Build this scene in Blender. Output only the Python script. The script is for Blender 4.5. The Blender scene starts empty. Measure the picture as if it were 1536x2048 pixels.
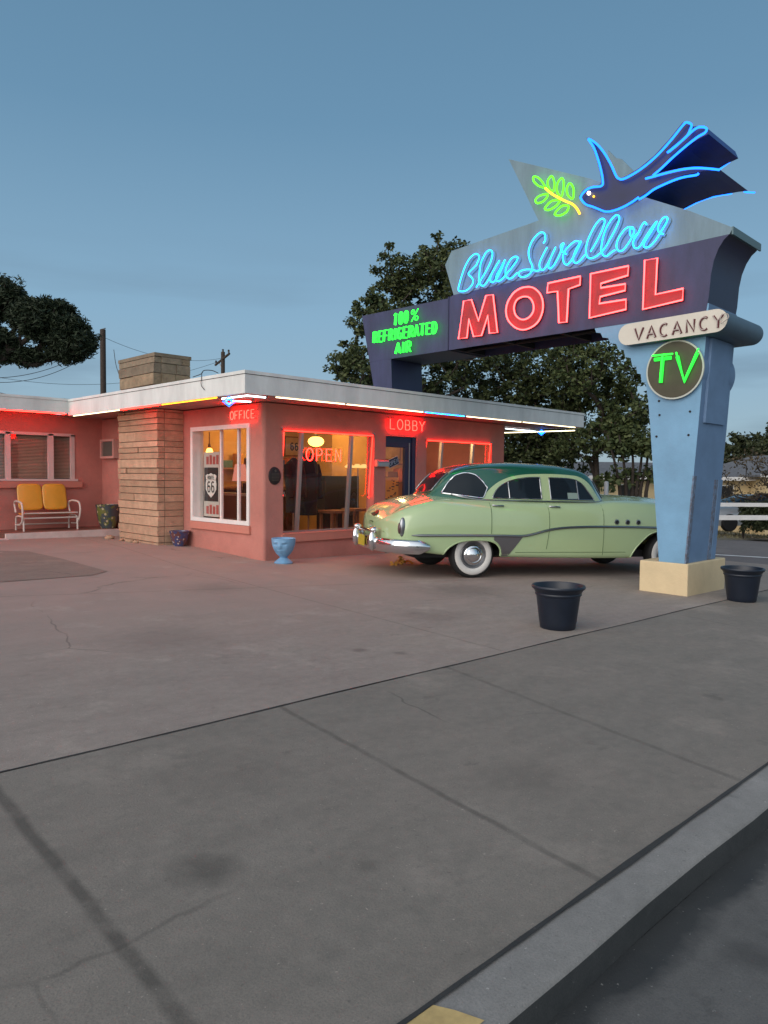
import bpy, bmesh, math, random
import numpy as np
from mathutils import Vector, Matrix
R_ = math.radians
SC = bpy.context.scene

# ------------------------------------------------------------------ camera
W0, H0 = 1536, 2048
PC = np.array([768.0, 1024.0])
VXp, VYp = (2270, 968), (-690, 938)          # vanishing points of the street and of the office wall
_a = np.array([VXp[0]-768, -(VXp[1]-1024)], float); _b = np.array([VYp[0]-768, -(VYp[1]-1024)], float)
FPX = math.sqrt(-(_a @ _b))
_X = np.array([_a[0], _a[1], -FPX]); _X /= np.linalg.norm(_X)
_Y = np.array([_b[0], _b[1], -FPX]); _Y /= np.linalg.norm(_Y)
_Z = np.cross(_X, _Y)
RW = np.array([_X, _Y, _Z])
CAM = np.array([0, 0, 1.5])
cam_d = bpy.data.cameras.new('camera'); cam = bpy.data.objects.new('camera', cam_d)
SC.collection.objects.link(cam); SC.camera = cam
cam_d.sensor_fit = 'VERTICAL'; cam_d.sensor_height = 36; cam_d.sensor_width = 27
cam_d.lens = FPX / H0 * 36; cam_d.clip_start = 0.05; cam_d.clip_end = 4000
M4 = Matrix.Identity(4)
for i in range(3):
    for j in range(3): M4[i][j] = RW[i][j]
M4.translation = Vector(CAM)
cam.matrix_world = M4

# ------------------------------------------------------------------ world, sun, exposure
SUN_EL, SUN_ROT = R_(4), R_(-100)
world = bpy.data.worlds.new('World'); SC.world = world; world.use_nodes = True
nt = world.node_tree; nt.nodes.clear()
out = nt.nodes.new('ShaderNodeOutputWorld'); bg = nt.nodes.new('ShaderNodeBackground')
sky = nt.nodes.new('ShaderNodeTexSky'); sky.sky_type = 'NISHITA'; sky.sun_disc = False
sky.sun_elevation = SUN_EL; sky.sun_rotation = SUN_ROT; sky.altitude = 1200; sky.air_density = 1.0; sky.dust_density = 0.6; sky.ozone_density = 3.0
tc = nt.nodes.new('ShaderNodeTexCoord'); sep = nt.nodes.new('ShaderNodeSeparateXYZ')
nt.links.new(tc.outputs['Generated'], sep.inputs[0])
ramp = nt.nodes.new('ShaderNodeValToRGB')      # dusk blue over elevation
cr = ramp.color_ramp
stops = [(0.0, (.39, .49, .56)), (0.06, (.36, .51, .62)), (0.2, (.285, .475, .645)), (0.42, (.165, .325, .49)), (0.75, (.10, .215, .345)), (1, (.09, .19, .30))]
cr.elements[0].position = stops[0][0]; cr.elements[0].color = (*stops[0][1], 1)
cr.elements[1].position = stops[-1][0]; cr.elements[1].color = (*stops[-1][1], 1)
for p, c in stops[1:-1]:
    e = cr.elements.new(p); e.color = (*c, 1)
nt.links.new(sep.outputs['Z'], ramp.inputs[0])
skm = nt.nodes.new('ShaderNodeMix'); skm.data_type = 'RGBA'; skm.blend_type = 'MIX'; skm.inputs[0].default_value = 0.86
sks = nt.nodes.new('ShaderNodeVectorMath'); sks.operation = 'SCALE'; sks.inputs['Scale'].default_value = 0.10
nt.links.new(sky.outputs[0], sks.inputs[0]); nt.links.new(sks.outputs[0], skm.inputs[6])
# thin evening clouds near the horizon
mp = nt.nodes.new('ShaderNodeMapping'); mp.inputs['Scale'].default_value = (1.3, 1.3, 10)
nz = nt.nodes.new('ShaderNodeTexNoise'); nz.inputs['Scale'].default_value = 1.6; nz.inputs['Detail'].default_value = 5
nt.links.new(tc.outputs['Generated'], mp.inputs[0]); nt.links.new(mp.outputs[0], nz.inputs['Vector'])
cr2 = nt.nodes.new('ShaderNodeMapRange'); cr2.inputs[1].default_value = .50; cr2.inputs[2].default_value = .64
nt.links.new(nz.outputs[0], cr2.inputs[0])
lo = nt.nodes.new('ShaderNodeMapRange'); lo.inputs[1].default_value = .30; lo.inputs[2].default_value = .07
nt.links.new(sep.outputs['Z'], lo.inputs[0])
mu = nt.nodes.new('ShaderNodeMath'); mu.operation = 'MULTIPLY'; nt.links.new(cr2.outputs[0], mu.inputs[0]); nt.links.new(lo.outputs[0], mu.inputs[1])
mu2 = nt.nodes.new('ShaderNodeMath'); mu2.operation = 'MULTIPLY'; mu2.inputs[1].default_value = .6; nt.links.new(mu.outputs[0], mu2.inputs[0])
clm = nt.nodes.new('ShaderNodeMix'); clm.data_type = 'RGBA'; clm.inputs[7].default_value = (.17, .25, .34, 1)
nt.links.new(ramp.outputs[0], clm.inputs[6]); nt.links.new(mu2.outputs[0], clm.inputs[0])
nt.links.new(clm.outputs[2], skm.inputs[7])
# the western sky behind the camera is still bright
dt = nt.nodes.new('ShaderNodeVectorMath'); dt.operation = 'DOT_PRODUCT'; dt.inputs[1].default_value = (-.97, -.20, .15); nt.links.new(tc.outputs['Generated'], dt.inputs[0])
gw = nt.nodes.new('ShaderNodeMapRange'); gw.interpolation_type = 'SMOOTHSTEP'; gw.inputs[1].default_value = -.15; gw.inputs[2].default_value = .95; gw.inputs[4].default_value = 1.0; nt.links.new(dt.outputs['Value'], gw.inputs[0])
gm_ = nt.nodes.new('ShaderNodeMix'); gm_.data_type = 'RGBA'; gm_.blend_type = 'ADD'; gm_.inputs[7].default_value = (.95, .86, .78, 1)
nt.links.new(gw.outputs[0], gm_.inputs[0]); nt.links.new(skm.outputs[2], gm_.inputs[6])
nt.links.new(gm_.outputs[2], bg.inputs[0]); bg.inputs[1].default_value = 1.0
nt.links.new(bg.outputs[0], out.inputs[0])
# afterglow of the set sun, low behind the camera on the left
sd = bpy.data.lights.new('sun', 'SUN'); sd.energy = 1.9; sd.angle = R_(60); sd.color = (1.0, .90, .80)
sun = bpy.data.objects.new('sun', sd); SC.collection.objects.link(sun)
sun.rotation_euler = Vector((1.0, 0.10, -0.36)).to_track_quat('-Z', 'Y').to_euler()
SC.view_settings.view_transform = 'Standard'; SC.view_settings.look = 'None'
SC.view_settings.exposure = 0.0; SC.view_settings.gamma = 1.0
SC.render.resolution_x = 768; SC.render.resolution_y = 1024

# ------------------------------------------------------------------ geometry helpers
def ray(x, y): return RW @ np.array([x-PC[0], -(y-PC[1]), -FPX])
def on(x, y, ax, v):                     # where the line of sight of a photo pixel meets the real plane axis=v
    d = ray(x, y); return CAM + d*((v-CAM[ax])/d[ax])
def g(X, Y):                             # ground height: falls gently to the right, rises to the building
    s = -.018*(min(max(X, -6), 22)-7.54)
    if X > 22: s -= .055*(min(X, 40)-22)
    if Y > 10.64: s += .035*(min(Y, 13.4)-10.64)
    else: s += .010*(max(Y, 1.0)-10.64)
    return s
def G(x, y, dz=0):
    z = 0
    for _ in range(25):
        p = on(x, y, 2, z); z = g(p[0], p[1])+dz
    return on(x, y, 2, z)
def proj(p):
    c = RW.T @ (np.array(p, float)-CAM); return PC[0]+FPX*c[0]/-c[2], PC[1]-FPX*c[1]/-c[2]

COL = SC.collection
class MB:
    def __init__(s): s.v = []; s.f = []; s.m = []
    def add(s, vs, fs, mi=0):
        n = len(s.v); s.v += [tuple(map(float, p)) for p in vs]
        s.f += [tuple(i+n for i in f) for f in fs]; s.m += [mi]*len(fs); return s
    def box(s, a, b, mi=0):
        x0, y0, z0 = a; x1, y1, z1 = b
        return s.add([(x0,y0,z0),(x1,y0,z0),(x1,y1,z0),(x0,y1,z0),(x0,y0,z1),(x1,y0,z1),(x1,y1,z1),(x0,y1,z1)],
              [(0,3,2,1),(4,5,6,7),(0,1,5,4),(1,2,6,5),(2,3,7,6),(3,0,4,7)], mi)
    def prism(s, poly, vec, mi=0, mi2=None):      # closed polygon extruded by vec
        n = len(poly); P = [np.array(p, float) for p in poly]; v = np.array(vec, float)
        s.add(P+[p+v for p in P], [tuple(range(n))[::-1], tuple(range(n, 2*n))], mi)
        s.add(P+[p+v for p in P], [(i, (i+1) % n, n+(i+1) % n, n+i) for i in range(n)], mi if mi2 is None else mi2)
        return s
    def tube(s, path, r, n=8, closed=False, mi=0, flat=None, caps=True):
        P = [Vector(p) for p in path]
        if len(P) < 2: return s
        m = len(P); rings = []; prev = None
        for i in range(m):
            if closed: t = P[(i+1) % m]-P[i-1]
            else: t = P[min(i+1, m-1)]-P[max(i-1, 0)]
            if t.length < 1e-9: t = Vector((0,0,1))
            t.normalize()
            if prev is None:
                up = Vector((0,0,1)) if abs(t.z) < .9 else Vector((1,0,0))
                a = t.cross(up).normalized()
            else:
                a = prev-t*prev.dot(t)
                a = a.normalized() if a.length > 1e-6 else t.orthogonal().normalized()
            prev = a; b = t.cross(a)
            rr = r[i] if isinstance(r, (list, tuple)) else r
            ring = []
            for k in range(n):
                an = 2*math.pi*k/n; o = (a*math.cos(an)+b*math.sin(an))*rr
                if flat is not None:
                    ax = Vector(flat[0]); o = o-ax*o.dot(ax)*(1-flat[1])
                ring.append(P[i]+o)
            rings.append(ring)
        vs = [p for rg in rings for p in rg]; fs = []
        for i in range(m if closed else m-1):
            j = (i+1) % m
            for k in range(n): fs.append((i*n+k, i*n+(k+1) % n, j*n+(k+1) % n, j*n+k))
        if not closed and caps: fs += [tuple(range(n))[::-1], tuple(range((m-1)*n, m*n))]
        return s.add(vs, fs, mi)
    def lathe(s, prof, n=24, c=(0,0,0), ax='z', mi=0):
        vs = []; fs = []; m = len(prof)
        for r, h in prof:
            for k in range(n):
                a = 2*math.pi*k/n; x, y = r*math.cos(a), r*math.sin(a)
                p = (x, y, h) if ax == 'z' else ((h, x, y) if ax == 'x' else (x, h, y))
                vs.append((p[0]+c[0], p[1]+c[1], p[2]+c[2]))
        for i in range(m-1):
            for k in range(n): fs.append((i*n+k, i*n+(k+1) % n, (i+1)*n+(k+1) % n, (i+1)*n+k))
        return s.add(vs, fs, mi)
    def ell(s, c, r, n=16, m=10, mi=0):
        vs = []; fs = []
        for i in range(m+1):
            t = math.pi*i/m
            for k in range(n):
                a = 2*math.pi*k/n
                vs.append((c[0]+r[0]*math.sin(t)*math.cos(a), c[1]+r[1]*math.sin(t)*math.sin(a), c[2]+r[2]*math.cos(t)))
        for i in range(m):
            for k in range(n): fs.append((i*n+k, (i+1)*n+k, (i+1)*n+(k+1) % n, i*n+(k+1) % n))
        return s.add(vs, fs, mi)
    def grid(s, F, nu, nv, mi=0):          # F(i/nu, j/nv) -> point
        vs = [F(i/nu, j/nv) for i in range(nu+1) for j in range(nv+1)]
        fs = [(i*(nv+1)+j, (i+1)*(nv+1)+j, (i+1)*(nv+1)+j+1, i*(nv+1)+j+1) for i in range(nu) for j in range(nv)]
        return s.add(vs, fs, mi)
    def xf(s, M, i0=0):
        for i in range(i0, len(s.v)): s.v[i] = tuple(M @ Vector(s.v[i]))
        return s
    def build(s, name, mats, parent=None, smooth=None, bevel=None):
        me = bpy.data.meshes.new(name); me.from_pydata(s.v, [], s.f)
        if not isinstance(mats, (list, tuple)): mats = [mats]
        for m in mats: me.materials.append(m)
        if len(mats) > 1: me.polygons.foreach_set('material_index', s.m)
        bm = bmesh.new(); bm.from_mesh(me)
        bmesh.ops.remove_doubles(bm, verts=bm.verts, dist=1e-5) if smooth else None
        bmesh.ops.recalc_face_normals(bm, faces=bm.faces); bm.to_mesh(me); bm.free()
        o = bpy.data.objects.new(name, me); COL.objects.link(o)
        if smooth:
            me.polygons.foreach_set('use_smooth', [True]*len(me.polygons))
            try: me.set_sharp_from_angle(angle=R_(smooth if smooth is not True else 40))
            except Exception: pass
        if bevel:
            b = o.modifiers.new('bevel', 'BEVEL'); b.width = bevel; b.segments = 2; b.limit_method = 'ANGLE'
        if parent: o.parent = parent
        return o
def tag(o, label=None, cat=None, group=None, kind=None):
    if label: o['label'] = label
    if cat: o['category'] = cat
    if group: o['group'] = group
    if kind: o['kind'] = kind
    return o
def empty(name, loc, label, cat, group=None, rot=None):
    o = bpy.data.objects.new(name, None); COL.objects.link(o); o.location = loc; o.empty_display_size = .2
    if rot: o.rotation_euler = rot
    return tag(o, label, cat, group)
def put(child, parent):                    # child was modelled in world space
    child.parent = parent
    child.matrix_parent_inverse = Matrix.Translation(parent.location).inverted() if parent.rotation_euler[:] == (0,0,0) else (Matrix.Translation(parent.location) @ parent.rotation_euler.to_matrix().to_4x4()).inverted()
    return child
def sub(child, part):                      # sub-part of a part whose world matrix is the identity
    child.parent = part; return child
def smoothpath(P, k=6, closed=False):
    P = [Vector(p) for p in P]; n = len(P); o = []
    for i in range(n if closed else n-1):
        p0 = P[(i-1) % n] if closed or i > 0 else P[0]*2-P[1]
        p1 = P[i]; p2 = P[(i+1) % n]; p3 = P[(i+2) % n] if closed or i+2 < n else P[n-1]*2-P[n-2]
        for j in range(k):
            t = j/k
            o.append(.5*((2*p1)+(p2-p0)*t+(2*p0-5*p1+4*p2-p3)*t*t+(3*p1-p0-3*p2+p3)*t**3))
    if not closed: o.append(P[-1])
    return o
def lerp_tab(tab, x):
    if x <= tab[0][0]: return tab[0][1]
    for (a, p), (b, q) in zip(tab, tab[1:]):
        if x <= b: return p+(q-p)*(x-a)/(b-a)
    return tab[-1][1]
def smooth_tab(tab, x):                    # monotone cubic interpolation
    n = len(tab)
    if x <= tab[0][0]: return tab[0][1]
    if x >= tab[-1][0]: return tab[-1][1]
    d = [(tab[i+1][1]-tab[i][1])/(tab[i+1][0]-tab[i][0]) for i in range(n-1)]
    m = [d[0]]+[0 if d[i-1]*d[i] <= 0 else 2*d[i-1]*d[i]/(d[i-1]+d[i]) for i in range(1, n-1)]+[d[-1]]
    for i in range(n-1):
        if x <= tab[i+1][0]:
            h = tab[i+1][0]-tab[i][0]; t = (x-tab[i][0])/h
            return (tab[i][1]*(2*t**3-3*t*t+1)+m[i]*h*(t**3-2*t*t+t)+tab[i+1][1]*(-2*t**3+3*t*t)+m[i+1]*h*(t**3-t*t))

# ------------------------------------------------------------------ materials
MATS = {}
def mat(name, col, rough=.6, metal=0, var=0, vs=4, bump=0, bs=60, coat=0, spec=.5, var2=None, stretch=None):
    if name in MATS: return MATS[name]
    m = bpy.data.materials.new(name); m.use_nodes = True; t = m.node_tree; b = t.nodes['Principled BSDF']
    b.inputs['Base Color'].default_value = (*col, 1); b.inputs['Roughness'].default_value = rough
    b.inputs['Metallic'].default_value = metal; b.inputs['Coat Weight'].default_value = coat; b.inputs['Coat Roughness'].default_value = .05
    b.inputs['Specular IOR Level'].default_value = spec
    if var or bump:
        geo = t.nodes.new('ShaderNodeTexCoord')
    if var:
        n = t.nodes.new('ShaderNodeTexNoise'); n.inputs['Scale'].default_value = vs; n.inputs['Detail'].default_value = 7; n.inputs['Roughness'].default_value = .65
        if stretch:
            mp_ = t.nodes.new('ShaderNodeMapping'); mp_.inputs['Scale'].default_value = stretch; t.links.new(geo.outputs['Object'], mp_.inputs[0]); t.links.new(mp_.outputs[0], n.inputs['Vector'])
        else: t.links.new(geo.outputs['Object'], n.inputs['Vector'])
        r = t.nodes.new('ShaderNodeMapRange'); r.inputs[1].default_value = .28; r.inputs[2].default_value = .72
        t.links.new(n.outputs[0], r.inputs[0])
        mx = t.nodes.new('ShaderNodeMix'); mx.data_type = 'RGBA'
        c2 = var2 or tuple(c*(1+var) for c in col)
        mx.inputs[6].default_value = (*[c*(1-var) for c in col], 1); mx.inputs[7].default_value = (*c2, 1)
        t.links.new(r.outputs[0], mx.inputs[0]); t.links.new(mx.outputs[2], b.inputs['Base Color'])
    if bump:
        n2 = t.nodes.new('ShaderNodeTexNoise'); n2.inputs['Scale'].default_value = bs; n2.inputs['Detail'].default_value = 4
        t.links.new(geo.outputs['Object'], n2.inputs['Vector'])
        bp = t.nodes.new('ShaderNodeBump'); bp.inputs['Strength'].default_value = bump; bp.inputs['Distance'].default_value = .02
        t.links.new(n2.outputs[0], bp.inputs['Height']); t.links.new(bp.outputs[0], b.inputs['Normal'])
    MATS[name] = m; return m
def neon(name, col, s):
    if name in MATS: return MATS[name]
    m = bpy.data.materials.new(name); m.use_nodes = True; t = m.node_tree; t.nodes.clear()
    e = t.nodes.new('ShaderNodeEmission'); e.inputs[0].default_value = (*col, 1); e.inputs[1].default_value = s
    o = t.nodes.new('ShaderNodeOutputMaterial'); t.links.new(e.outputs[0], o.inputs[0]); MATS[name] = m; return m
def glassmat(name, tint=(.9, .93, .93), rough=.01):
    m = bpy.data.materials.new(name); m.use_nodes = True; t = m.node_tree; t.nodes.clear()
    tr = t.nodes.new('ShaderNodeBsdfTransparent'); tr.inputs[0].default_value = (*tint, 1)
    gl = t.nodes.new('ShaderNodeBsdfGlossy'); gl.inputs['Roughness'].default_value = rough; gl.inputs[0].default_value = (1,1,1,1)
    ge = t.nodes.new('ShaderNodeNewGeometry'); dp = t.nodes.new('ShaderNodeVectorMath'); dp.operation = 'DOT_PRODUCT'
    t.links.new(ge.outputs['Normal'], dp.inputs[0]); t.links.new(ge.outputs['Incoming'], dp.inputs[1])
    def mth(op, *a):
        x = t.nodes.new('ShaderNodeMath'); x.operation = op; x.use_clamp = op != 'ABSOLUTE'
        for i, v in enumerate(a):
            if isinstance(v, (int, float)): x.inputs[i].default_value = v
            else: t.links.new(v, x.inputs[i])
        return x.outputs[0]
    f_ = mth('ADD', .07, mth('MULTIPLY', .93, mth('POWER', mth('SUBTRACT', 1, mth('ABSOLUTE', dp.outputs['Value'])), 5)))
    mx = t.nodes.new('ShaderNodeMixShader'); o = t.nodes.new('ShaderNodeOutputMaterial')
    t.links.new(f_, mx.inputs[0]); t.links.new(tr.outputs[0], mx.inputs[1]); t.links.new(gl.outputs[0], mx.inputs[2]); t.links.new(mx.outputs[0], o.inputs[0])
    MATS[name] = m; return m

M_salmon = mat('salmon_stucco', (.46, .185, .150), .9, var=.20, vs=1.1, bump=.35, bs=45)
M_sill = mat('salmon_sill', (.52, .20, .15), .8, var=.06, vs=6, bump=.15)
M_white = mat('white_paint', (.72, .70, .68), .55, var=.07, vs=5, bump=.05)
M_fascia = mat('white_fascia', (.63, .65, .63), .6, var=.16, vs=2.5, stretch=(1, 1, .3), bump=.1, bs=20)
M_soffit = mat('soffit_paint', (.42, .22, .19), .7, var=.06)
M_roof = mat('roof_felt', (.35, .36, .36), .9, var=.1)
M_alu = mat('grey_metal', (.42, .41, .40), .38, metal=.7)
M_navy = mat('navy_paint', (.012, .016, .055), .45, var=.15, vs=3)
M_navyp = mat('navy_panel', (.033, .037, .095), .6, var=.30, vs=2.2, stretch=(1, 1.6, .5), bump=.08, bs=25)
M_paleb = mat('pale_blue_panel', (.145, .225, .27), .6, var=.2, vs=2.2, stretch=(1, 1.8, .35), bump=.08, bs=25)
M_lblue = mat('light_blue_paint', (.155, .315, .475), .6, var=.14, vs=1.6, bump=.12, bs=40)
M_lblue2 = mat('shaded_blue_paint', (.13, .22, .36), .65, var=.12, vs=3)  # light blue paint with shade worked into its colour, for side faces
M_rust = mat('rusty_edge', (.13, .085, .07), .85, var=.35, vs=16, var2=(.16, .26, .40), bump=.3)
M_cream = mat('cream_paint', (.62, .49, .30), .75, var=.08, vs=4, bump=.2, bs=35)
M_dark = mat('dark_void', (.012, .012, .014), .8)
M_chrome = mat('chrome', (.70, .72, .74), .10, metal=1)
M_chromed = mat('dull_chrome', (.30, .31, .33), .28, metal=1)
M_rubber = mat('tyre_rubber', (.012, .012, .013), .75, bump=.1)
M_wwall = mat('whitewall_rubber', (.62, .60, .57), .5, var=.05, vs=20)
M_black = mat('black_plastic', (.007, .012, .024), .42, var=.2, vs=6)
M_wood = mat('brown_wood', (.22, .10, .045), .55, var=.3, vs=8)
M_bark = mat('tree_bark', (.045, .034, .027), .95, var=.35, vs=9, bump=.5, bs=30)
M_pole = mat('weathered_pole', (.05, .035, .028), .9, var=.3, vs=7, bump=.3)
M_wire = mat('wire_black', (.02, .02, .022), .7)
GL = glassmat('window_glass')

N_red = neon('neon_red', (1.0, .0075, .005), 52)
N_redw = neon('neon_red_window', (1.0, .016, .010), 12)
N_pink = neon('neon_coral', (1.0, .065, .065), 8)
N_cyan = neon('neon_cyan', (.010, .31, 1.0), 8.5)
N_blue = neon('neon_blue', (.012, .15, 1.0), 4.5)
N_green = neon('neon_green', (.02, 1.0, .035), 4.5)
N_lime = neon('neon_lime', (.09, 1.0, .015), 3.6)
N_yel = neon('neon_yellow', (1.0, .42, .03), 4)
N_amber = neon('neon_amber', (1.0, .34, .02), 6)
N_white = neon('neon_white', (1.0, .84, .52), 4.5)
N_cool = neon('neon_cool_white', (.80, .95, 1.0), 4.5)
N_orange = neon('neon_orange', (1.0, .11, .03), 10)
N_bulb = neon('warm_lamp_glass', (1.0, .50, .09), 6)

# ------------------------------------------------------------------ ground
def concrete(name, base, warm, joints, edge=None, spots=()):
    m = bpy.data.materials.new(name); m.use_nodes = True; t = m.node_tree; b = t.nodes['Principled BSDF']; L = t.links.new; N = t.nodes.new
    b.inputs['Roughness'].default_value = .82; b.inputs['Specular IOR Level'].default_value = .35
    tc = N('ShaderNodeTexCoord'); P = tc.outputs['Object']
    def noise(sc, det=6, mapping=None, rough=.6):
        n = N('ShaderNodeTexNoise'); n.inputs['Scale'].default_value = sc; n.inputs['Detail'].default_value = det; n.inputs['Roughness'].default_value = rough
        if mapping:
            mp = N('ShaderNodeMapping'); mp.inputs['Scale'].default_value = mapping; mp.inputs['Rotation'].default_value = (0, 0, R_(20)); L(P, mp.inputs[0]); L(mp.outputs[0], n.inputs['Vector'])
        else: L(P, n.inputs['Vector'])
        return n.outputs[0]
    def rng(x, a, b_, c=0, d=1):
        r = N('ShaderNodeMapRange'); r.inputs[1].default_value = a; r.inputs[2].default_value = b_; r.inputs[3].default_value = c; r.inputs[4].default_value = d; L(x, r.inputs[0]); return r.outputs[0]
    def mix(f, a, b_, mode='MIX'):
        x = N('ShaderNodeMix'); x.data_type = 'RGBA'; x.blend_type = mode
        if isinstance(f, float): x.inputs[0].default_value = f
        else: L(f, x.inputs[0])
        for k, v in ((6, a), (7, b_)):
            if isinstance(v, tuple): x.inputs[k].default_value = (*v, 1)
            else: L(v, x.inputs[k])
        return x.outputs[2]
    def math_(op, a, b_=None):
        x = N('ShaderNodeMath'); x.operation = op
        for k, v in ((0, a), (1, b_)):
            if v is None: continue
            if isinstance(v, (int, float)): x.inputs[k].default_value = v
            else: L(v, x.inputs[k])
        return x.outputs[0]
    c = mix(rng(noise(.35, 4), .35, .65), base, warm)
    c = mix(rng(noise(1.6, 8, (1, 2.2, 1), .7), .3, .7, .0, .55), c, tuple(x*.62 for x in base))
    c = mix(rng(noise(14, 6), .35, .7, 0, .30), c, tuple(x*1.25 for x in warm))
    c = mix(rng(noise(160, 3), .45, .7, 0, .45), c, tuple(x*.55 for x in base))
    c = mix(rng(noise(3.1, 5), .66, .74, 0, .55), c, tuple(x*.5 for x in base))
    if edge:     # grades into another concrete towards the building
        sp = N('ShaderNodeSeparateXYZ'); L(P, sp.inputs[0])
        yy = math_('ADD', sp.outputs[1], math_('MULTIPLY', math_('SUBTRACT', noise(.8 if edge[0] > 2 else 2.2, 6), .5), 3.2 if edge[0] > 2 else .30))
        c = mix(rng(yy, edge[0], edge[1]), c, mix(rng(noise(2.0, 6), .3, .7), edge[2], edge[3]))
    # hairline cracks, oil marks and grit
    vo = N('ShaderNodeTexVoronoi'); vo.feature = 'DISTANCE_TO_EDGE'; vo.inputs['Scale'].default_value = .28
    wv = N('ShaderNodeMix'); wv.data_type = 'RGBA'; wv.blend_type = 'ADD'; wv.inputs[0].default_value = .35
    nn = N('ShaderNodeTexNoise'); nn.inputs['Scale'].default_value = 1.3; nn.inputs['Detail'].default_value = 8; L(P, nn.inputs['Vector']); L(P, wv.inputs[6]); L(nn.outputs['Color'], wv.inputs[7]); L(wv.outputs[2], vo.inputs['Vector'])
    fcr = math_('MULTIPLY', rng(vo.outputs['Distance'], .0035, .001, 0, .55), rng(noise(.5, 3), .52, .60))
    c = mix(fcr, c, tuple(x*.35 for x in base))
    c = mix(rng(noise(38, 2), .68, .76, 0, .5), c, tuple(x*.45 for x in base))
    c = mix(rng(noise(.9, 7, None, .75), .56, .72, 0, .45), c, tuple(x*1.45 for x in warm))
    c = mix(rng(noise(55, 2), .70, .76, 0, .6), c, tuple(x*1.9 for x in warm))
    sp = N('ShaderNodeSeparateXYZ'); L(P, sp.inputs[0])
    for sx, sy, sr, dk in spots:
        dx = math_('SUBTRACT', sp.outputs[0], sx); dy = math_('SUBTRACT', sp.outputs[1], sy)
        dd = math_('SQRT', math_('ADD', math_('MULTIPLY', dx, dx), math_('MULTIPLY', dy, dy)))
        dd = math_('ADD', dd, math_('MULTIPLY', math_('SUBTRACT', noise(9, 5), .5), sr*1.2))
        c = mix(rng(dd, sr, sr*.25, 0, dk), c, tuple(x*.45 for x in base))
    for ax, k, slope, w, dark in joints:     # dirt-filled joints
        other = sp.outputs[1] if ax == 0 else sp.outputs[0]
        x = math_('ADD', sp.outputs[ax], math_('MULTIPLY', other, -slope))
        x = math_('ADD', x, math_('MULTIPLY', math_('SUBTRACT', noise(3.5, 4), .5), .035))
        d = math_('ABSOLUTE', math_('SUBTRACT', x, k))
        f = rng(d, w, w*.35, 0, dark)
        f = math_('MULTIPLY', f, rng(noise(5, 4), .30, .55, .35, 1))
        c = mix(f, c, tuple(x_*.28 for x_ in base))
    L(c, b.inputs['Base Color'])
    bp = N('ShaderNodeBump'); bp.inputs['Strength'].default_value = .25; bp.inputs['Distance'].default_value = .01
    L(noise(90, 5), bp.inputs['Height']); L(bp.outputs[0], b.inputs['Normal'])
    return m
# joint lines: (axis, position at other=0, slope, half width, darkness)
M_walk = concrete('sidewalk_concrete', (.205, .188, .162), (.25, .216, .184), [
    (0, 2.48-1.37*.14, .14, .026, .5), (0, .885, .052, .038, .65), (0, 3.58, .23, .03, .35)], spots=[(1.43, 2.37, .16, .7), (1.9, 2.0, .07, .4), (3.1, 2.1, .3, .3), (2.0, 3.1, .4, .25), (.4, 2.9, .35, .3)])
M_drive = concrete('driveway_concrete', (.285, .24, .212), (.33, .28, .24), [(0, 4.9, .1, .02, .35), (1, 10.1, -.35, .03, .3)], edge=(5.0, 8.6, (.36, .26, .225), (.31, .235, .205)), spots=[(4.3, 4.64, .10, .7), (4.5, 4.35, .08, .6), (6.1, 5.4, .5, .35), (3.2, 6.0, .7, .3), (7.9, 6.4, .8, .45), (8.6, 5.4, .4, .4), (11.3, 5.9, .7, .4), (5.2, 8.4, .6, .3)])
M_kerbm = concrete('kerb_concrete', (.24, .23, .215), (.28, .265, .25), [])
M_asph = concrete('road_asphalt', (.125, .120, .115), (.145, .14, .13), [(1, .60, .03, .03, .6)], edge=(-.0001+.99, 1.06, (.034, .036, .037), (.052, .053, .052)), spots=[(2.6, .85, .12, .6), (3.6, .55, .18, .5), (2.2, .4, .25, .4)])
M_asph2 = concrete('side_street_asphalt', (.17, .15, .145), (.20, .175, .165), [])
M_grime = concrete('gutter_grime', (.036, .038, .038), (.052, .052, .050), [])
M_patch = concrete('patch_asphalt', (.24, .185, .155), (.28, .21, .175), [])
M_dirt = concrete('dry_verge', (.20, .165, .11), (.25, .205, .14), [])

def sheet(name, xs, ys, mt, dz=0.0, zf=None):
    mb = MB(); zf = zf or (lambda x, y: g(x, y)+dz)
    nx, ny = len(xs), len(ys)
    mb.add([(x, y, zf(x, y)) for x in xs for y in ys], [(i*ny+j, (i+1)*ny+j, (i+1)*ny+j+1, i*ny+j+1) for i in range(nx-1) for j in range(ny-1)])
    o = mb.build(name, mt); return tag(o, kind='structure')
def span(a, b, n): return [a+(b-a)*i/n for i in range(n+1)]
far = [-400, -150, -60, -30, -15, -10, -6]
xs_far = far+[0, 7.54, 12, 22, 24, 28, 32, 36, 40, 60, 120, 400]
sheet('ground', xs_far, [-400, -100, -30, -12, 1.20, 1.21, 5, 10.64, 13.4, 20, 40, 80, 160, 400], M_dirt, zf=lambda x, y: g(x, y)-(.17 if y < 1.205 else .05))
sheet('road', [-120, -40, -6, 0, 3, 6, 12, 22, 28, 34, 40, 120], [-14, -4, 0, 1.15], M_asph, -.105)
sheet('sidewalk', span(-6, 16, 22), [1.339, 2.6, 3.795], M_walk)
sheet('sidewalk_far', [-60, -6], [1.345, 2.6, 3.795], M_walk)
sheet('driveway', span(-6, 16, 22), [3.81, 6, 8, 10.64, 12, 13.4, 17.5], M_drive)
sheet('side_street', [15.99, 18, 21.4, 22, 26], [-40, 1.17, 3.8, 6, 10.64, 13.4, 30, 90], M_asph2, -.02)
kb = MB()
xsK = span(-40, 16, 112)
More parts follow.
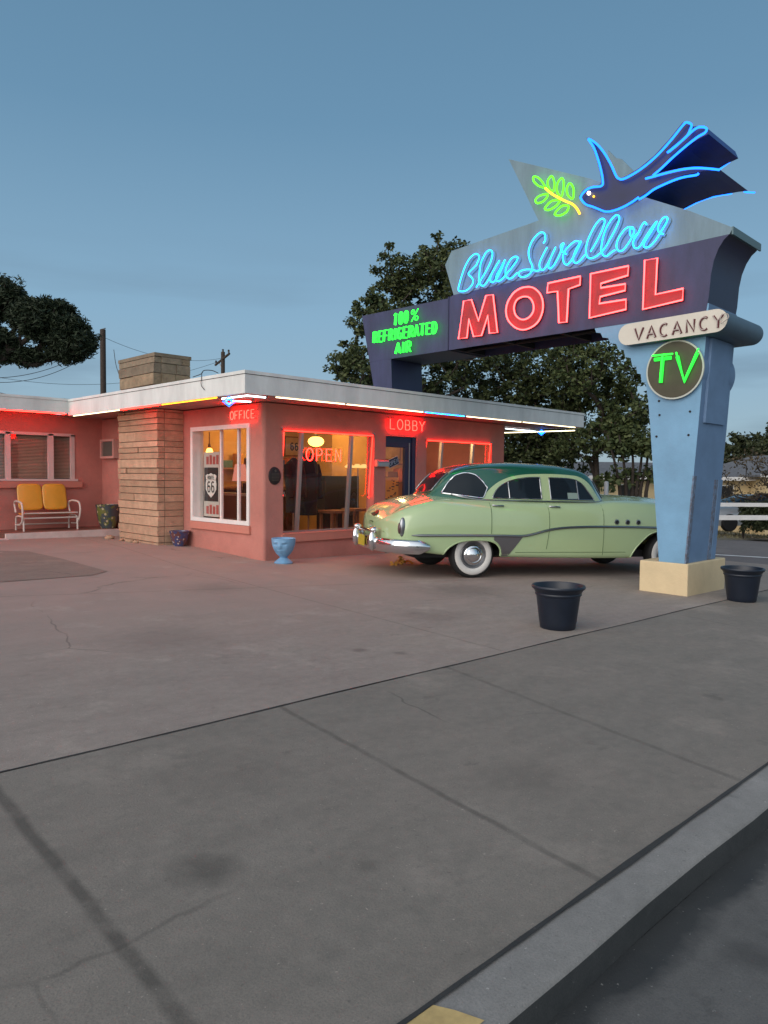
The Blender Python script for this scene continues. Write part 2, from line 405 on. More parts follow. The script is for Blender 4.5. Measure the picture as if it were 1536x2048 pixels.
for a, b in zip(xsK, xsK[1:]):
    za, zb = g(a, 1.2), g(b, 1.2)
    wa, wb = .008*math.sin(a*3.1)+.004*math.sin(a*9), .008*math.sin(b*3.1)+.004*math.sin(b*9)
    pa = [(a, 1.33, za-.02), (a, 1.33, za-.002), (a, 1.17+wa, za-.004), (a, 1.155+wa, za-.016), (a, 1.140+wa, za-.2)]
    pb = [(b, 1.33, zb-.02), (b, 1.33, zb-.002), (b, 1.17+wb, zb-.004), (b, 1.155+wb, zb-.016), (b, 1.140+wb, zb-.2)]
    kb.add(pa+pb, [(i, i+5, i+6, i+1) for i in range(3)], 0); kb.add(pa+pb, [(3, 8, 9, 4)], 1)
tag(kb.build('kerb', [M_kerbm, M_grime], smooth=50), kind='structure')
kj = MB()
for a, b in zip(span(-20, 16, 300), span(-20, 16, 300)[1:]):
    wj = [.007+.010*abs(math.sin(t*2.9)*math.sin(t*1.3+1))+.004*abs(math.sin(t*17)) for t in (a, b)]
    kj.add([(a, 1.333-wj[0]*.8, g(a, 1.3)+.003), (b, 1.333-wj[1]*.8, g(b, 1.3)+.003), (b, 1.335+wj[1]*.6, g(b, 1.3)+.003), (a, 1.335+wj[0]*.6, g(a, 1.3)+.003)], [(0,1,2,3)])
tag(kj.build('kerb_joint', M_grime), kind='structure')
tag(MB().box((-40, 1.325, -.6), (16, 1.35, -.12)).build('kerb_bed', M_grime), kind='structure')
# yellow paint left on the kerb
yk = MB(); yv = []
for x, y in [(-.5, 1.325), (1.52, 1.325), (1.55, 1.27), (1.58, 1.19), (-.5, 1.19)]: yv.append((x, y, g(x, y)+.001))
yk.add(yv, [(0, 1, 2, 3, 4)])
tag(yk.build('kerb_yellow_marking', mat('yellow_kerb_paint', (.50, .36, .15), .8, var=.25, vs=14)), kind='structure')
# asphalt patch on the left of the forecourt
pp = [G(x, y) for x, y in [(-200, 1100), (55, 1103), (120, 1117), (215, 1143), (185, 1151), (0, 1165), (-200, 1175)]]
tag(MB().add([(p[0], p[1], g(p[0], p[1])+.006) for p in pp], [tuple(range(7))]).build('asphalt_patch', M_patch), kind='structure')
# thin crack between the two slabs of concrete (driveway edge)
ck = MB()
for a, b in zip(span(-6, 16, 220), span(-6, 16, 220)[1:]):
    w = .006+.005*abs(math.sin(a*5.3)*math.sin(a*1.7)); o = .008*math.sin(a*2.3)
    ck.add([(a, 3.80-w+o, g(a, 3.8)+.003), (b, 3.80-w+o, g(b, 3.8)+.003), (b, 3.80+w+o, g(b, 3.8)+.003), (a, 3.80+w+o, g(a, 3.8)+.003)], [(0,1,2,3)])
tag(ck.build('slab_joint', M_grime), kind='structure')
# white line on the side street
q1, q2 = G(1395, 1106), G(1640, 1120)
def strip(q1, q2, w, dz, name, m):
    d = np.array([q2[0]-q1[0], q2[1]-q1[1]]); L_ = np.linalg.norm(d); d /= L_; nrm = np.array([-d[1], d[0]]); mb = MB(); n = 14
    vs = []
    for i in range(n+1):
        p = np.array([q1[0], q1[1]])+d*L_*i/n
        for s_ in (-1, 1):
            q = p+nrm*s_*w/2*(1+.15*math.sin(i*2.1)); vs.append((q[0], q[1], g(q[0], q[1])+dz))
    mb.add(vs, [(2*i, 2*i+1, 2*i+3, 2*i+2) for i in range(n)])
    return tag(mb.build(name, m), kind='structure')
strip(q1, q2, .22, -.013, 'road_line', M_white)
# verge beyond the side street, fence and bushes
v1, v2 = G(1330, 1083), G(1720, 1080)
dv = (v2-v1)[:2]; dv /= np.linalg.norm(dv); nv_ = np.array([-dv[1], dv[0]])
if nv_ @ np.array([.7, .7]) < 0: nv_ = -nv_
mb = MB(); vs = []
for i in range(21):
    for j in range(7):
        p = v1[:2]+dv*(i*.9-4)+nv_*(j*.9); h = 0 if j == 0 else .05+.03*math.sin(i*1.7+j)
        vs.append((p[0], p[1], g(p[0], p[1])-.015+h*min(1, j)))
mb.add(vs, [(i*7+j, (i+1)*7+j, (i+1)*7+j+1, i*7+j+1) for i in range(20) for j in range(6)])
tag(mb.build('verge', M_dirt, smooth=60), kind='structure')
random.seed(5)
gt = MB()
for i in range(2600):
    p = v1[:2]+dv*random.uniform(-3, 14)+nv_*random.uniform(.1, 5); z = g(p[0], p[1])+.03
    a = random.uniform(0, 6.28); w = .02; h = random.uniform(.04, .14); dx, dy = math.cos(a)*w, math.sin(a)*w
    gt.add([(p[0]-dx, p[1]-dy, z), (p[0]+dx, p[1]+dy, z), (p[0]+random.uniform(-.05, .05), p[1]+random.uniform(-.05, .05), z+h)], [(0,1,2)])
tag(gt.build('dry_grass', mat('dry_grass_blades', (.17, .15, .08), .9, var=.3, vs=3)), 'thin dry grass on the far verge', 'grass', kind='stuff')

# ------------------------------------------------------------------ motel building
XW, YL, YR = 7.54, 10.64, 14.5          # office wall plane, lobby wall plane, right end
ZT = 2.76
motel = empty('motel_building', (XW, YL, 0), 'low salmon stucco motel office with white flat roof and stone chimney', 'building')
def bpart(mb, name, m, **k):
    o = mb.build(name, m, **k); return put(o, motel)
def wall_x(mb, X0, X1, ys, zlo, zhi, holes):     # wall slab between X0..X1 running along Y with holes (y0,y1,z0,z1)
    y = ys[0]
    for (a, b, c, d) in holes:
        mb.box((X0, y, zlo), (X1, a, zhi)); mb.box((X0, a, zlo), (X1, b, c)); mb.box((X0, a, d), (X1, b, zhi)); y = b
    mb.box((X0, y, zlo), (X1, ys[1], zhi)); return mb
def wall_y(mb, Y0, Y1, xs, zlo, zhi, holes):
    x = xs[0]
    for (a, b, c, d) in holes:
        mb.box((x, Y0, zlo), (a, Y1, zhi)); mb.box((a, Y0, zlo), (b, Y1, c)); mb.box((a, Y0, d), (b, Y1, zhi)); x = b
    mb.box((x, Y0, zlo), (xs[1], Y1, zhi)); return mb
WO = (11.08, 13.04, .60, 2.39)           # office window y0 y1 z0 z1
W1 = (7.96, 10.20, .46, 2.32); DR = (10.52, 11.43, -.3, 2.32); W2 = (11.74, 14.02, .46, 2.30)
WW = (3.2, 6.87, 1.37, 2.38)
T_ = .22
bpart(wall_x(MB(), XW, XW+T_, (YL+T_, 17.2), -.4, ZT, [WO]), 'wall', M_salmon)
# lobby wall with the slightly rounded corner
bpart(wall_y(MB(), YL, YL+T_, (XW+.06, YR), -.5, ZT, [W1, DR, W2]), 'wall', M_salmon)
cb = MB(); pr_ = [(XW+.06, YL+T_)]+[(XW+.06-.06*math.sin(t), YL+.06-.06*math.cos(t)) for t in [i*math.pi/16 for i in range(9)]]+[(XW, YL+T_)]
cb.prism([(x, y, -.4) for x, y in pr_], (0, 0, ZT+.4)); bpart(cb, 'wall_corner', M_salmon, smooth=30)
bpart(MB().box((YR-T_, YL+T_, -.5), (YR, 17.2, ZT)), 'wall', M_salmon)
bpart(MB().box((XW+T_, 17.0, -.4), (YR-T_, 17.2, ZT)), 'wall', M_salmon)
bpart(wall_y(MB(), 17.17, 17.37, (-9, XW-.001), -.3, ZT+.06, [WW]), 'wall', M_salmon)
# wing room behind the blinds
M_int = mat('warm_interior_wall', (.55, .33, .11), .9, var=.12, vs=2)
M_intd = mat('dark_interior_wall', (.20, .095, .05), .9, var=.25, vs=2)
M_floor = mat('lobby_floor', (.12, .055, .03), .45, var=.3, vs=2)
bpart(MB().box((2.5, 18.6, 0), (XW, 18.7, 2.7)), 'inner_wall', M_intd)
# roof slab with fascia and metal drip edge
RX0, RY0, RX1 = 6.48, 9.64, 16.42
ZF0, ZF1 = 2.76, 3.11
fx = MB()
fx.box((RX0, RY0, ZF0), (RX1, RY0+.04, ZF1-.055)); fx.box((RX1-.04, RY0+.04, ZF0), (RX1, 17.6, ZF1-.055)); fx.box((RX0, RY0+.04, ZF0), (RX0+.04, 16.45, ZF1-.055))
fx.box((-10, 16.45, ZF0+.05), (RX0+.04, 16.49, ZF1-.04))
bpart(fx, 'fascia', M_fascia)
dr_ = MB(); e = .012
dr_.box((RX0-e, RY0-e, ZF1-.052), (RX1+e, RY0+.06, ZF1)); dr_.box((RX0-e, RY0+.06, ZF1-.052), (RX0+.06, 16.45-e, ZF1)); dr_.box((RX1-.06, RY0+.06, ZF1-.052), (RX1+e, 17.6, ZF1))
dr_.box((-10, 16.45-e, ZF1-.037), (RX0+.06, 16.52, ZF1+.015))
bpart(dr_, 'roof_edge', M_fascia)
bpart(MB().box((RX0-.003, RY0-.003, ZF1-.060), (RX1+.003, RY0-.001, ZF1-.052)).box((RX0-.003, RY0-.001, ZF1-.060), (RX0-.001, 16.44, ZF1-.052)), 'edge_shade_strip', M_dark)  # thin dark strip standing in for the shade line below the drip edge
bpart(MB().box((RX0+.045, RY0+.045, ZF0+.02), (RX1-.045, 17.6, ZF0+.05)).box((-10, 16.5, ZF0+.075), (RX0+.04, 17.9, ZF0+.1)), 'soffit', M_soffit)
bpart(MB().box((RX0+.05, RY0+.065, ZF1-.09), (RX1-.065, 17.6, ZF1-.03)).box((-10, 16.53, ZF1-.08), (RX0+.05, 24, ZF1-.02)), 'roof', M_roof)
# small round vent stain cap on fascia, cable loops
bpart(MB().tube([on(404, 744, 0, RX0-.02), on(402, 766, 0, RX0-.03), on(403, 772, 0, RX0-.03), on(409, 780, 0, RX0-.02)], .006), 'cable', M_wire)
bpart(MB().tube(smoothpath([on(386, 754, 0, RX0+.1), on(402, 748, 0, RX0+.1), on(408, 741, 0, RX0+.1), on(424, 741, 0, RX0+.1), on(436, 746, 0, RX0+.1)]), .007), 'cable', M_wire)
# stone fireplace pillar and chimney
def stones(mb, x0, x1, y0, y1, z0, z1, course, rnd, faceX, faceY):
    z = z0
    while z < z1-.02:
        h = min(course*rnd.uniform(.72, 1.35), z1-z)
        if z1-(z+h) < .05: h = z1-z
        y = y0; first = True
        while y < y1-.01:
            w = rnd.uniform(.75, 2.4)
            if y1-(y+w) < .30: w = y1-y
            o = rnd.uniform(0, .040)
            jj = .008
            mb.prism([(x0-o, y+jj if not first else y0, z+jj), (x0-o*.6, y+w-jj, z+jj), (x0-o, y+w-jj, z+h-jj), (x0-o*.9, y+jj if not first else y0, z+h-jj)], (x0+.12-(x0-o), 0, 0), mi=rnd.randrange(3))
            y += w; first = False
        x = x0+.13
        while x < x1-.01:
            w = rnd.uniform(.25, .6)
            if x1-(x+w) < .15: w = x1-x
            o = rnd.uniform(0, .02)
            mb.box((x+.005, y0-o, z+.006), (x+w-.005, y0+.1, z+h-.006), mi=rnd.randrange(3)); x += w
        z += h
    mb.box((x0+.02, y0+.015, z0), (x1, y1-.015, z1-.01), mi=3)
MS = [mat('sandstone_a', (.44, .285, .19), .9, var=.22, vs=5, bump=.6, bs=18), mat('sandstone_b', (.38, .245, .16), .9, var=.2, vs=4, bump=.6, bs=22), mat('sandstone_c', (.48, .315, .21), .9, var=.2, vs=6, bump=.6, bs=20), mat('stone_mortar', (.19, .13, .095), .95)]
PX, PY0, PY1 = 7.0, 13.38, 15.10
rs = random.Random(4); sm_ = MB(); stones(sm_, PX, XW-.002, PY0, PY1, .02, ZT+.01, .150, rs, 1, 1)
pil = bpart(sm_, 'stone_pillar', MS)
MSg = [mat('weathered_stone_a', (.23, .18, .125), .95, var=.3, vs=5, bump=.6, bs=18), mat('weathered_stone_b', (.19, .15, .105), .95, var=.3, vs=4, bump=.6, bs=22), mat('weathered_stone_c', (.26, .19, .12), .95, var=.3, vs=6, bump=.6, bs=20), MS[3]]
sc_ = MB(); stones(sc_, PX, PX+.76, PY0+.12, PY1-.05, ZF1-.02, 3.80, .175, rs, 1, 1)
sc_.box((PX-.02, PY0+.10, 3.802), (PX+.78, PY1-.03, 3.87), mi=1)
sub(sc_.build('chimney', MSg), pil)
# porch of the left wing
bpart(MB().box((-9, 16.14, -.2), (XW-.002, 17.168, .262)), 'porch_floor', mat('porch_floor_paint', (.20, .085, .06), .7, var=.25, vs=3))
bpart(MB().box((5.05, 16.06, -.2), (XW-.003, 16.138, .255)).box((-9, 15.9, -.2), (5.05, 16.138, .16)), 'porch_edge', mat('white_step_paint', (.60, .50, .47), .75, var=.15, vs=4))

# ---- office window
def framebox_x(X, y0, y1, z0, z1, w, d, mb=None):
    mb = mb or MB()
    mb.box((X-d, y0, z0), (X+d, y0+w, z1)); mb.box((X-d, y1-w, z0), (X+d, y1, z1)); mb.box((X-d, y0+w, z0), (X+d, y1-w, z0+w)); mb.box((X-d, y0+w, z1-w), (X+d, y1-w, z1)); return mb
wf = MB()
y0, y1, z0, z1 = WO
wf.box((XW-.025, y0-.03, z0-.005), (XW+.03, y1+.03, z0+.07)); wf.box((XW-.025, y0-.03, z1-.05), (XW+.03, y1+.03, z1+.03))
wf.box((XW-.025, y0-.03, z0+.07), (XW+.03, y0+.05, z1-.05)); wf.box((XW-.025, y1-.05, z0+.07), (XW+.03, y1+.03, z1-.05))
wf.box((XW+.03, y1-.045, z0+.01), (XW+.22, y1-.005, z1-.01)); wf.box((XW+.03, y0+.01, z0+.005), (XW+.22, y1-.05, z0+.05))
win = bpart(wf, 'window', M_white)
mm = MB()
for yy in (12.21, 11.62): mm.box((XW+.12, yy-.025, z0+.05), (XW+.17, yy+.025, z1-.01))
sub(mm.build('mullion', M_white), win)
sub(MB().add([(XW+.145, y0+.04, z0+.05), (XW+.145, y1-.04, z0+.05), (XW+.145, y1-.04, z1-.03), (XW+.145, y0+.04, z1-.03)], [(0,1,2,3)]).build('pane', GL), win)
bpart(MB().box((XW-.045, y0-.06, z0-.155), (XW+.02, y1+.03, z0-.012)), 'window_apron', M_sill, bevel=.008)

# ---- lobby windows: the glass leans back towards the bottom
def lean_window(X0, X1, z0, z1, mulls, nm):
    yt, yb = YL+.06, YL+.20
    Yz = lambda z: yb+(yt-yb)*(z-z0)/(z1-z0)
    fr = MB()
    for xx in mulls:
        fr.prism([(xx-.02, Yz(z0)-.05, z0), (xx+.035, Yz(z0)-.05, z0), (xx+.035, Yz(z0)+.02, z0), (xx-.02, Yz(z0)+.02, z0)], (0, yt-yb, z1-z0))
    fr.box((X0, yt-.01, z1-.03), (X1, yt+.03, z1)); fr.box((X0, yb-.03, z0), (X1, yb+.03, z0+.025))
    o = bpart(fr, 'window', M_alu)
    p = MB(); xs = [X0]+mulls+[X1]
    for a, b in zip(xs, xs[1:]):
        p = MB(); p.add([(a+.02, yb, z0+.02), (b-.01, yb, z0+.02), (b-.01, yt+.004, z1-.02), (a+.02, yt+.004, z1-.02)], [(0,1,2,3)])
        sub(p.build('pane', GL), o)
    return o
w1 = lean_window(W1[0], W1[1], W1[2], W1[3], [8.40, 9.62], 1)
w2 = lean_window(W2[0], W2[1], W2[2], W2[3], [12.28, 13.36], 2)
for w_ in (W1, W2):
    bpart(MB().box((w_[0]-.05, YL-.045, w_[2]-.16), (w_[1]+.05, YL-.001, w_[2]-.02)).box((w_[0]-.01, YL-.05, w_[2]-.022), (w_[1]+.01, YL+.17, w_[2]-.001)), 'window_sill', M_sill, bevel=.006)
# ---- door
db = MB(); a, b, c, d = DR
db.box((a, YL+.05, 2.10), (b, YL+.12, d)); db.box((b-.30, YL+.05, -.12), (b, YL+.12, 2.10)); db.box((a, YL+.05, -.12), (a+.04, YL+.12, 2.10)); db.box((a+.04, YL+.05, -.12), (b-.30, YL+.12, .12)); db.box((b-.10, YL+.02, -.12), (b, YL+.05, d))
door = bpart(db, 'door', M_navy, bevel=.006)
sub(MB().box((b-.185, YL+.035, .1), (b-.165, YL+.048, 2.2)).build('door_edge_strip', M_alu), door)
sub(MB().add([(a+.04, YL+.083, .12), (b-.30, YL+.083, .12), (b-.30, YL+.083, 2.10), (a+.04, YL+.083, 2.10)], [(0,1,2,3)]).build('pane', GL), door)
bpart(MB().box((a-.1, YL-.25, -.14), (b+.1, YL+.1, -.06)), 'door_step', mat('dark_blue_step', (.02, .03, .09), .7))
# ---- interior of the lobby
IX0, IX1, IY0, IY1 = XW+T_+.002, YR-T_-.002, YL+T_+.002, 16.99
bpart(MB().box((IX0, IY0-.2, -.02), (IX1, IY1, .06)), 'floor', M_floor)
bpart(MB().box((IX0, IY0, 2.66), (IX1, IY1, 2.70)), 'ceiling', mat('lobby_ceiling', (.55, .40, .20), .9))
bpart(MB().box((IX0, 14.4, .06), (11.2, 14.5, 2.66)), 'partition', M_int)
bpart(MB().box((11.2, 13.1, .06), (11.3, 14.5, 2.66)).box((11.3, 13.1, .06), (IX1, 13.2, 2.66)), 'partition', M_int)
bpart(MB().box((IX0+.001, IY0, .06), (IX0+.03, YL+.4, 2.66)), 'partition', M_int)

bpart(MB().box((IX0+.03, 14.36, .06), (11.19, 14.398, 1.15)), 'wainscot', mat('dark_wainscot', (.07, .025, .015), .6, var=.2))
# ---- blinds and frame of the wing window
wf = MB(); a, b, c, d = WW
for x0_, x1_ in ((a, a+.05), (b-.06, b+.02), (6.31, 6.42), (5.41, 5.51), (4.4, 4.5)): wf.box((x0_, 17.15, c), (x1_, 17.24, d))
wf.box((a, 17.15, d-.04), (b+.02, 17.24, d+.02)); wf.box((a-.05, 17.12, c-.05), (b+.08, 17.25, c))
wwin = bpart(wf, 'window', mat('pinkish_frame_paint', (.62, .50, .47), .6, var=.08))
bl = MB()
for k in range(30):
    z = c+.02+k*(d-c-.05)/30
    bl.add([(a, 17.275, z), (b-.02, 17.275, z), (b-.02, 17.30, z+.024), (a, 17.30, z+.024)], [(0,1,2,3)])
sub(bl.build('blind', mat('tan_blind_slats', (.50, .35, .26), .6, var=.15, vs=2)), wwin)
sub(MB().add([(a, 17.256, c), (b, 17.256, c), (b, 17.256, d), (a, 17.256, d)], [(0,1,2,3)]).build('pane', GL), wwin)
sub(MB().box((a, 17.33, c), (b, 17.34, d)).build('blind_backing', mat('dark_room_behind_blind', (.05, .03, .02), .9)), wwin)
bpart(MB().box((3, 17.10, 1.17), (7.05, 17.168, 1.31)), 'window_apron', M_sill, bevel=.006)

# ------------------------------------------------------------------ stroke lettering
def arc(cx, cy, rx, ry, a0, a1, n=10): return [(cx+rx*math.cos(R_(a0+(a1-a0)*i/n)), cy+ry*math.sin(R_(a0+(a1-a0)*i/n))) for i in range(n+1)]
F = {
 'O': [arc(.4, .5, .36, .5, 90, 450, 20)], 'F': [[(.1, 0), (.1, 1), (.7, 1)], [(.1, .52), (.58, .52)]], 'I': [[(.3, 0), (.3, 1)]],
 'C': [arc(.42, .5, .36, .5, 55, 305, 16)], 'E': [[(.7, 1), (.1, 1), (.1, 0), (.72, 0)], [(.1, .52), (.6, .52)]],
 'L': [[(.1, 1), (.1, 0), (.7, 0)]], 'B': [[(.1, 0), (.1, 1), (.42, 1)]+arc(.42, .76, .24, .24, 90, -90, 8)+[(.1, .52), (.45, .52)]+arc(.45, .26, .26, .26, 90, -90, 8)+[(.1, 0)]],
 'Y': [[(.02, 1), (.38, .5), (.74, 1)], [(.38, .5), (.38, 0)]], 'P': [[(.1, 0), (.1, 1), (.42, 1)]+arc(.42, .73, .27, .27, 90, -90, 8)+[(.1, .46)]],
 'N': [[(.1, 0), (.1, 1), (.68, 0), (.68, 1)]], 'R': [[(.1, 0), (.1, 1), (.42, 1)]+arc(.42, .74, .26, .26, 90, -90, 8)+[(.1, .48), (.35, .48), (.7, 0)]],
 'G': [arc(.42, .5, .36, .5, 55, 330, 16)+[(.76, .46), (.48, .46)]], 'A': [[(.02, 0), (.38, 1), (.74, 0)], [(.15, .34), (.61, .34)]],
 'T': [[(.0, 1), (.74, 1)], [(.37, 1), (.37, 0)]], 'D': [[(.1, 0), (.1, 1), (.35, 1)]+arc(.35, .5, .36, .5, 90, -90, 12)+[(.1, 0)]],
 'V': [[(.0, 1), (.37, 0), (.74, 1)]], 'U': [[(.1, 1), (.1, .3)]+arc(.4, .3, .3, .3, 180, 360, 10)+[(.7, 1)]], 'M': [[(.05, 0), (.1, 1), (.4, .25), (.7, 1), (.75, 0)]],
 '1': [[(.15, .82), (.38, 1), (.38, 0)]], '0': [arc(.38, .5, .27, .5, 90, 450, 18)], '%': [arc(.22, .8, .15, .18, 90, 450, 12), arc(.62, .2, .15, .18, 90, 450, 12), [(.72, 1), (.14, 0)]],
 '6': [[(.66, .92)]+arc(.42, .75, .30, .25, 60, 180, 6)+[(.12, .3)]+arc(.42, .3, .30, .30, 180, 540, 16)]}
def text_paths(txt, h, w, gap, slant=0, hs=None):
    res = []; x = 0
    for ch_ in txt:
        if ch_ == ' ': x += w*.6+gap; continue
        adv = .42 if ch_ == 'I' else .8
        for st in F[ch_]:
            res.append([(x+(px-(.1 if ch_ == 'I' else 0))*w+slant*py*h, py*h) for px, py in st])
        x += adv*w+gap
    return res, x-gap
def place(mb, paths, P0, U, V, r, n=6, off=(0,0,0), flat=None):
    P0 = Vector(P0)+Vector(off); U = Vector(U); V = Vector(V)
    for st in paths: mb.tube([P0+U*a+V*b for a, b in st], r, n, flat=flat)
    return mb

# ------------------------------------------------------------------ wall neon signs
def wall_neon(name, txt, P0, U, V, nrm, h, w, gap, label, cat, backing=True, m=N_red, r=.0075, rw=1):
    t = empty(name, P0, label, cat)
    paths, L_ = text_paths(txt, h, w, gap)
    U = Vector(U); V = Vector(V); n_ = Vector(nrm)
    mb = place(MB(), paths, (0,0,0), U, V, r, 6, off=n_*.055); mb.build('neon_tube', m, parent=t, smooth=60)
    for st in paths:
        for q in (st[0], st[-1]) if (Vector(st[0])-Vector(st[-1])).length > .02 else (st[0],):
            MB().tube([U*q[0]+V*q[1]+n_*.002, U*q[0]+V*q[1]+n_*.055], .006, 5).build('tube_support', M_alu, parent=t)
    return t, L_
Nw = Vector((-1, 0, 0)); Nl = Vector((0, -1, 0))
pO = on(464, 838, 0, XW); pO2 = on(507, 836, 0, XW)
wall_neon('office_sign', 'OFFICE', (XW, pO[1]-.02, 2.50), (0, -1, 0), (0, 0, 1), Nw, .145, .15, .022, 'red neon OFFICE lettering on the wall above the white framed window', 'neon sign')
pL = on(775, 858, 1, YL); pL2 = on(847, 862, 1, YL)
wall_neon('lobby_sign', 'LOBBY', (pL[0], YL, 2.46), (1, 0, 0), (0, 0, 1), Nl, .20, .22, .045, 'red neon LOBBY lettering on the wall above the navy door', 'neon sign')
pN = on(613, 922, 1, YL+.02)
wall_neon('open_sign', 'OPEN', (pN[0], YL+.09, pN[2]+.01), (1, 0, 0), (0, 0, 1), Nl, .225, .22, .055, 'red neon OPEN sign hanging in the large lobby window', 'neon sign', r=.0075)

def neon_line(name, pts, m, r, label, group, ends=True, cat='neon tube'):
    c = Vector(pts[0]); t = empty(name, c, label, cat, group)
    MB().tube([Vector(p)-c for p in pts], r, 8).build('glass_tube', m, parent=t, smooth=60)
    for p, q in ((pts[0], pts[1]), (pts[-1], pts[-2])):
        e = MB(); d = (Vector(p)-Vector(q)).normalized(); e.tube([Vector(p)-c, Vector(p)-c+d*.03, Vector(p)-c+d*.03+Vector((0, 0, .05))], r*1.15, 6)
        e.build('electrode_cap', M_chromed, parent=t, smooth=60)
    return t
gE = 'neon tubes along the roof edge'; gW = 'neon tubes round the lobby windows'
def ex(x, y): p = on(x, y, 0, RX0+.02); return (RX0+.02, p[1], 2.742)
def ly(x, y): p = on(x, y, 1, RY0+.02); return (p[0], RY0+.02, 2.742)
def tubes_x(name, a, b, m, lab): neon_line(name, [ex(*a), ex(*b)], m, .0085, lab, gE)
def tubes_y(name, a, b, m, lab): neon_line(name, [ly(*a), ly(*b)], m, .0085, lab, gE)
tubes_x('neon_tube', (147, 829.5), (240, 817), N_white, 'white neon tube on the office roof edge from the inner corner to the stone pillar')
tubes_x('neon_tube', (243, 816), (321, 806), N_red, 'red neon tube on the office roof edge above the stone pillar')
tubes_x('neon_tube', (324, 805.5), (435, 793), N_amber, 'amber neon tube on the office roof edge right of the stone pillar')
c0 = on(444, 795, 0, RX0+.12); c1 = (RX0+.12, RY0+.12, 2.735); c2 = on(531, 793.5, 1, RY0+.12)
neon_line('neon_tube', [(RX0+.12, c0[1], 2.735), c1, (c2[0], RY0+.12, 2.735)], N_cool, .013, 'white neon tube bent round the roof corner above the OFFICE sign', gE)
tubes_y('neon_tube', (551, 796.5), (690, 808), N_white, 'warm white neon tube on the lobby roof edge nearest the corner')
tubes_y('neon_tube', (692, 808.5), (846, 824), N_white, 'warm white neon tube on the lobby roof edge above the LOBBY sign')
tubes_y('neon_tube', (849, 824.5), (929, 834), N_cyan, 'pale cyan neon tube in the middle of the lobby roof edge')
tubes_y('neon_tube', (932, 835), (1042, 847.5), N_white, 'pale yellow neon tube on the lobby roof edge right of the cyan one')
tubes_y('neon_tube', (1045, 849), (1150, 860), N_white, 'pale yellow neon tube at the far right end of the lobby roof edge')
pw = on(0, 819.5, 1, 16.43); pw2 = on(133, 827.5, 1, 16.43)
neon_line('neon_tube', [(-9, 16.475, 2.792), (pw2[0], 16.475, 2.792)], N_red, .0095, 'long red neon tube along the roof edge of the left wing', gE)
s0, s1 = on(1010, 857, 2, 2.735), on(1072, 863, 2, 2.735); s2, s3 = on(1009, 865.5, 2, 2.735), on(1150, 861, 2, 2.735)
neon_line('neon_tube', [s0, s1], N_cool, .012, 'cool white neon tube under the overhang left of the blue diamond', gE)
neon_line('neon_tube', [s2, s3], N_white, .012, 'lower warm white neon tube under the overhang past the lobby', gE)
d0 = on(465, 802, 2, 2.72); d1 = on(502, 803.5, 2, 2.72)
neon_line('neon_tube', [d0, d1], N_cool, .012, 'short white neon tube right of the blue diamond at the office corner', gE)
def diamond(px, py, lab, sc=1.0):
    p = on(px, py, 2, 2.66); t = empty('neon_diamond', (p[0], p[1], 2.66), lab, 'neon ornament', 'blue neon diamonds under the eaves')
    U = Vector((.70, -.71, 0))
    for k, rr in enumerate((.10, .055)):
        P = [U*rr*sc, Vector((0, 0, rr*.78*sc)), -U*rr*sc, Vector((0, 0, -rr*.78*sc))]
        MB().tube(P, .011, 6, closed=True).build('neon_tube', N_blue if k == 0 else N_cyan, parent=t, smooth=60)
    MB().tube([(0, 0, .07), (0, 0, .12)], .01, 6).build('hanger', M_alu, parent=t)
diamond(458, 803, 'blue neon diamond hanging under the roof corner above the OFFICE sign')
diamond(1083, 865, 'blue neon diamond hanging under the overhang right of the lobby', .9)
# tubes round the lobby windows
def win_tubes(W_, right_bot, lab):
    z = W_[3]-.02; yt = YL-.03
    neon_line('neon_tube', [(W_[0]-.02, yt, z), (W_[1]-.06, yt, z)], N_redw, .012, 'red neon tube along the top of '+lab, gW)
    P = [(W_[1]-.05, YL+.0, z-.03), (W_[1]-.05, YL+.10, W_[2]+right_bot), (W_[1]-.08, YL+.06, W_[2]+right_bot-.06), (W_[1]-.11, YL+.05, W_[2]+right_bot-.03)]
    neon_line('neon_tube', P, N_redw, .012, 'red neon tube down the right side of '+lab, gW)
    P = [(W_[0]+.05, YL+.05, z-.03), (W_[0]+.05, YL+.14, W_[2]+right_bot+.05), (W_[0]+.05, YL+.08, W_[2]+right_bot), (W_[0]+.015, YL+.0, W_[2]+right_bot+.01)]
    neon_line('neon_tube', P, N_redw, .012, 'red neon tube inside the left edge of '+lab, gW)
win_tubes(W1, .68, 'the lobby window left of the door')
win_tubes(W2, .68, 'the lobby window right of the door')

# ------------------------------------------------------------------ the big roadside sign
XS, XB = 10.1, 11.1
def sp(x, y, X=XS): p = on(x, y, 0, X); return (X, p[1], p[2])
def Z1(r, ox, oy, k, pts): return [(ox+x/k, oy+y/k) for x, y in pts]     # enlarged-crop coordinates -> photo pixels
sign = empty('motel_sign', (XS, 4.5, 0), 'tall two-legged roadside motel sign with blue neon swallow and red MOTEL letters', 'motel sign')
def spart(mb, name, m, **k): return put(mb.build(name, m, **k), sign)
def chain(pts, X): return [sp(x, y, X) for x, y in pts]
DX = (XB-XS, 0, 0)
# footing
fy0, fy1 = 4.27, 4.96
spart(MB().box((XS-.03, fy0-.01, -.3), (XB+.30, fy1, .335)), 'footing', M_cream, bevel=.015)
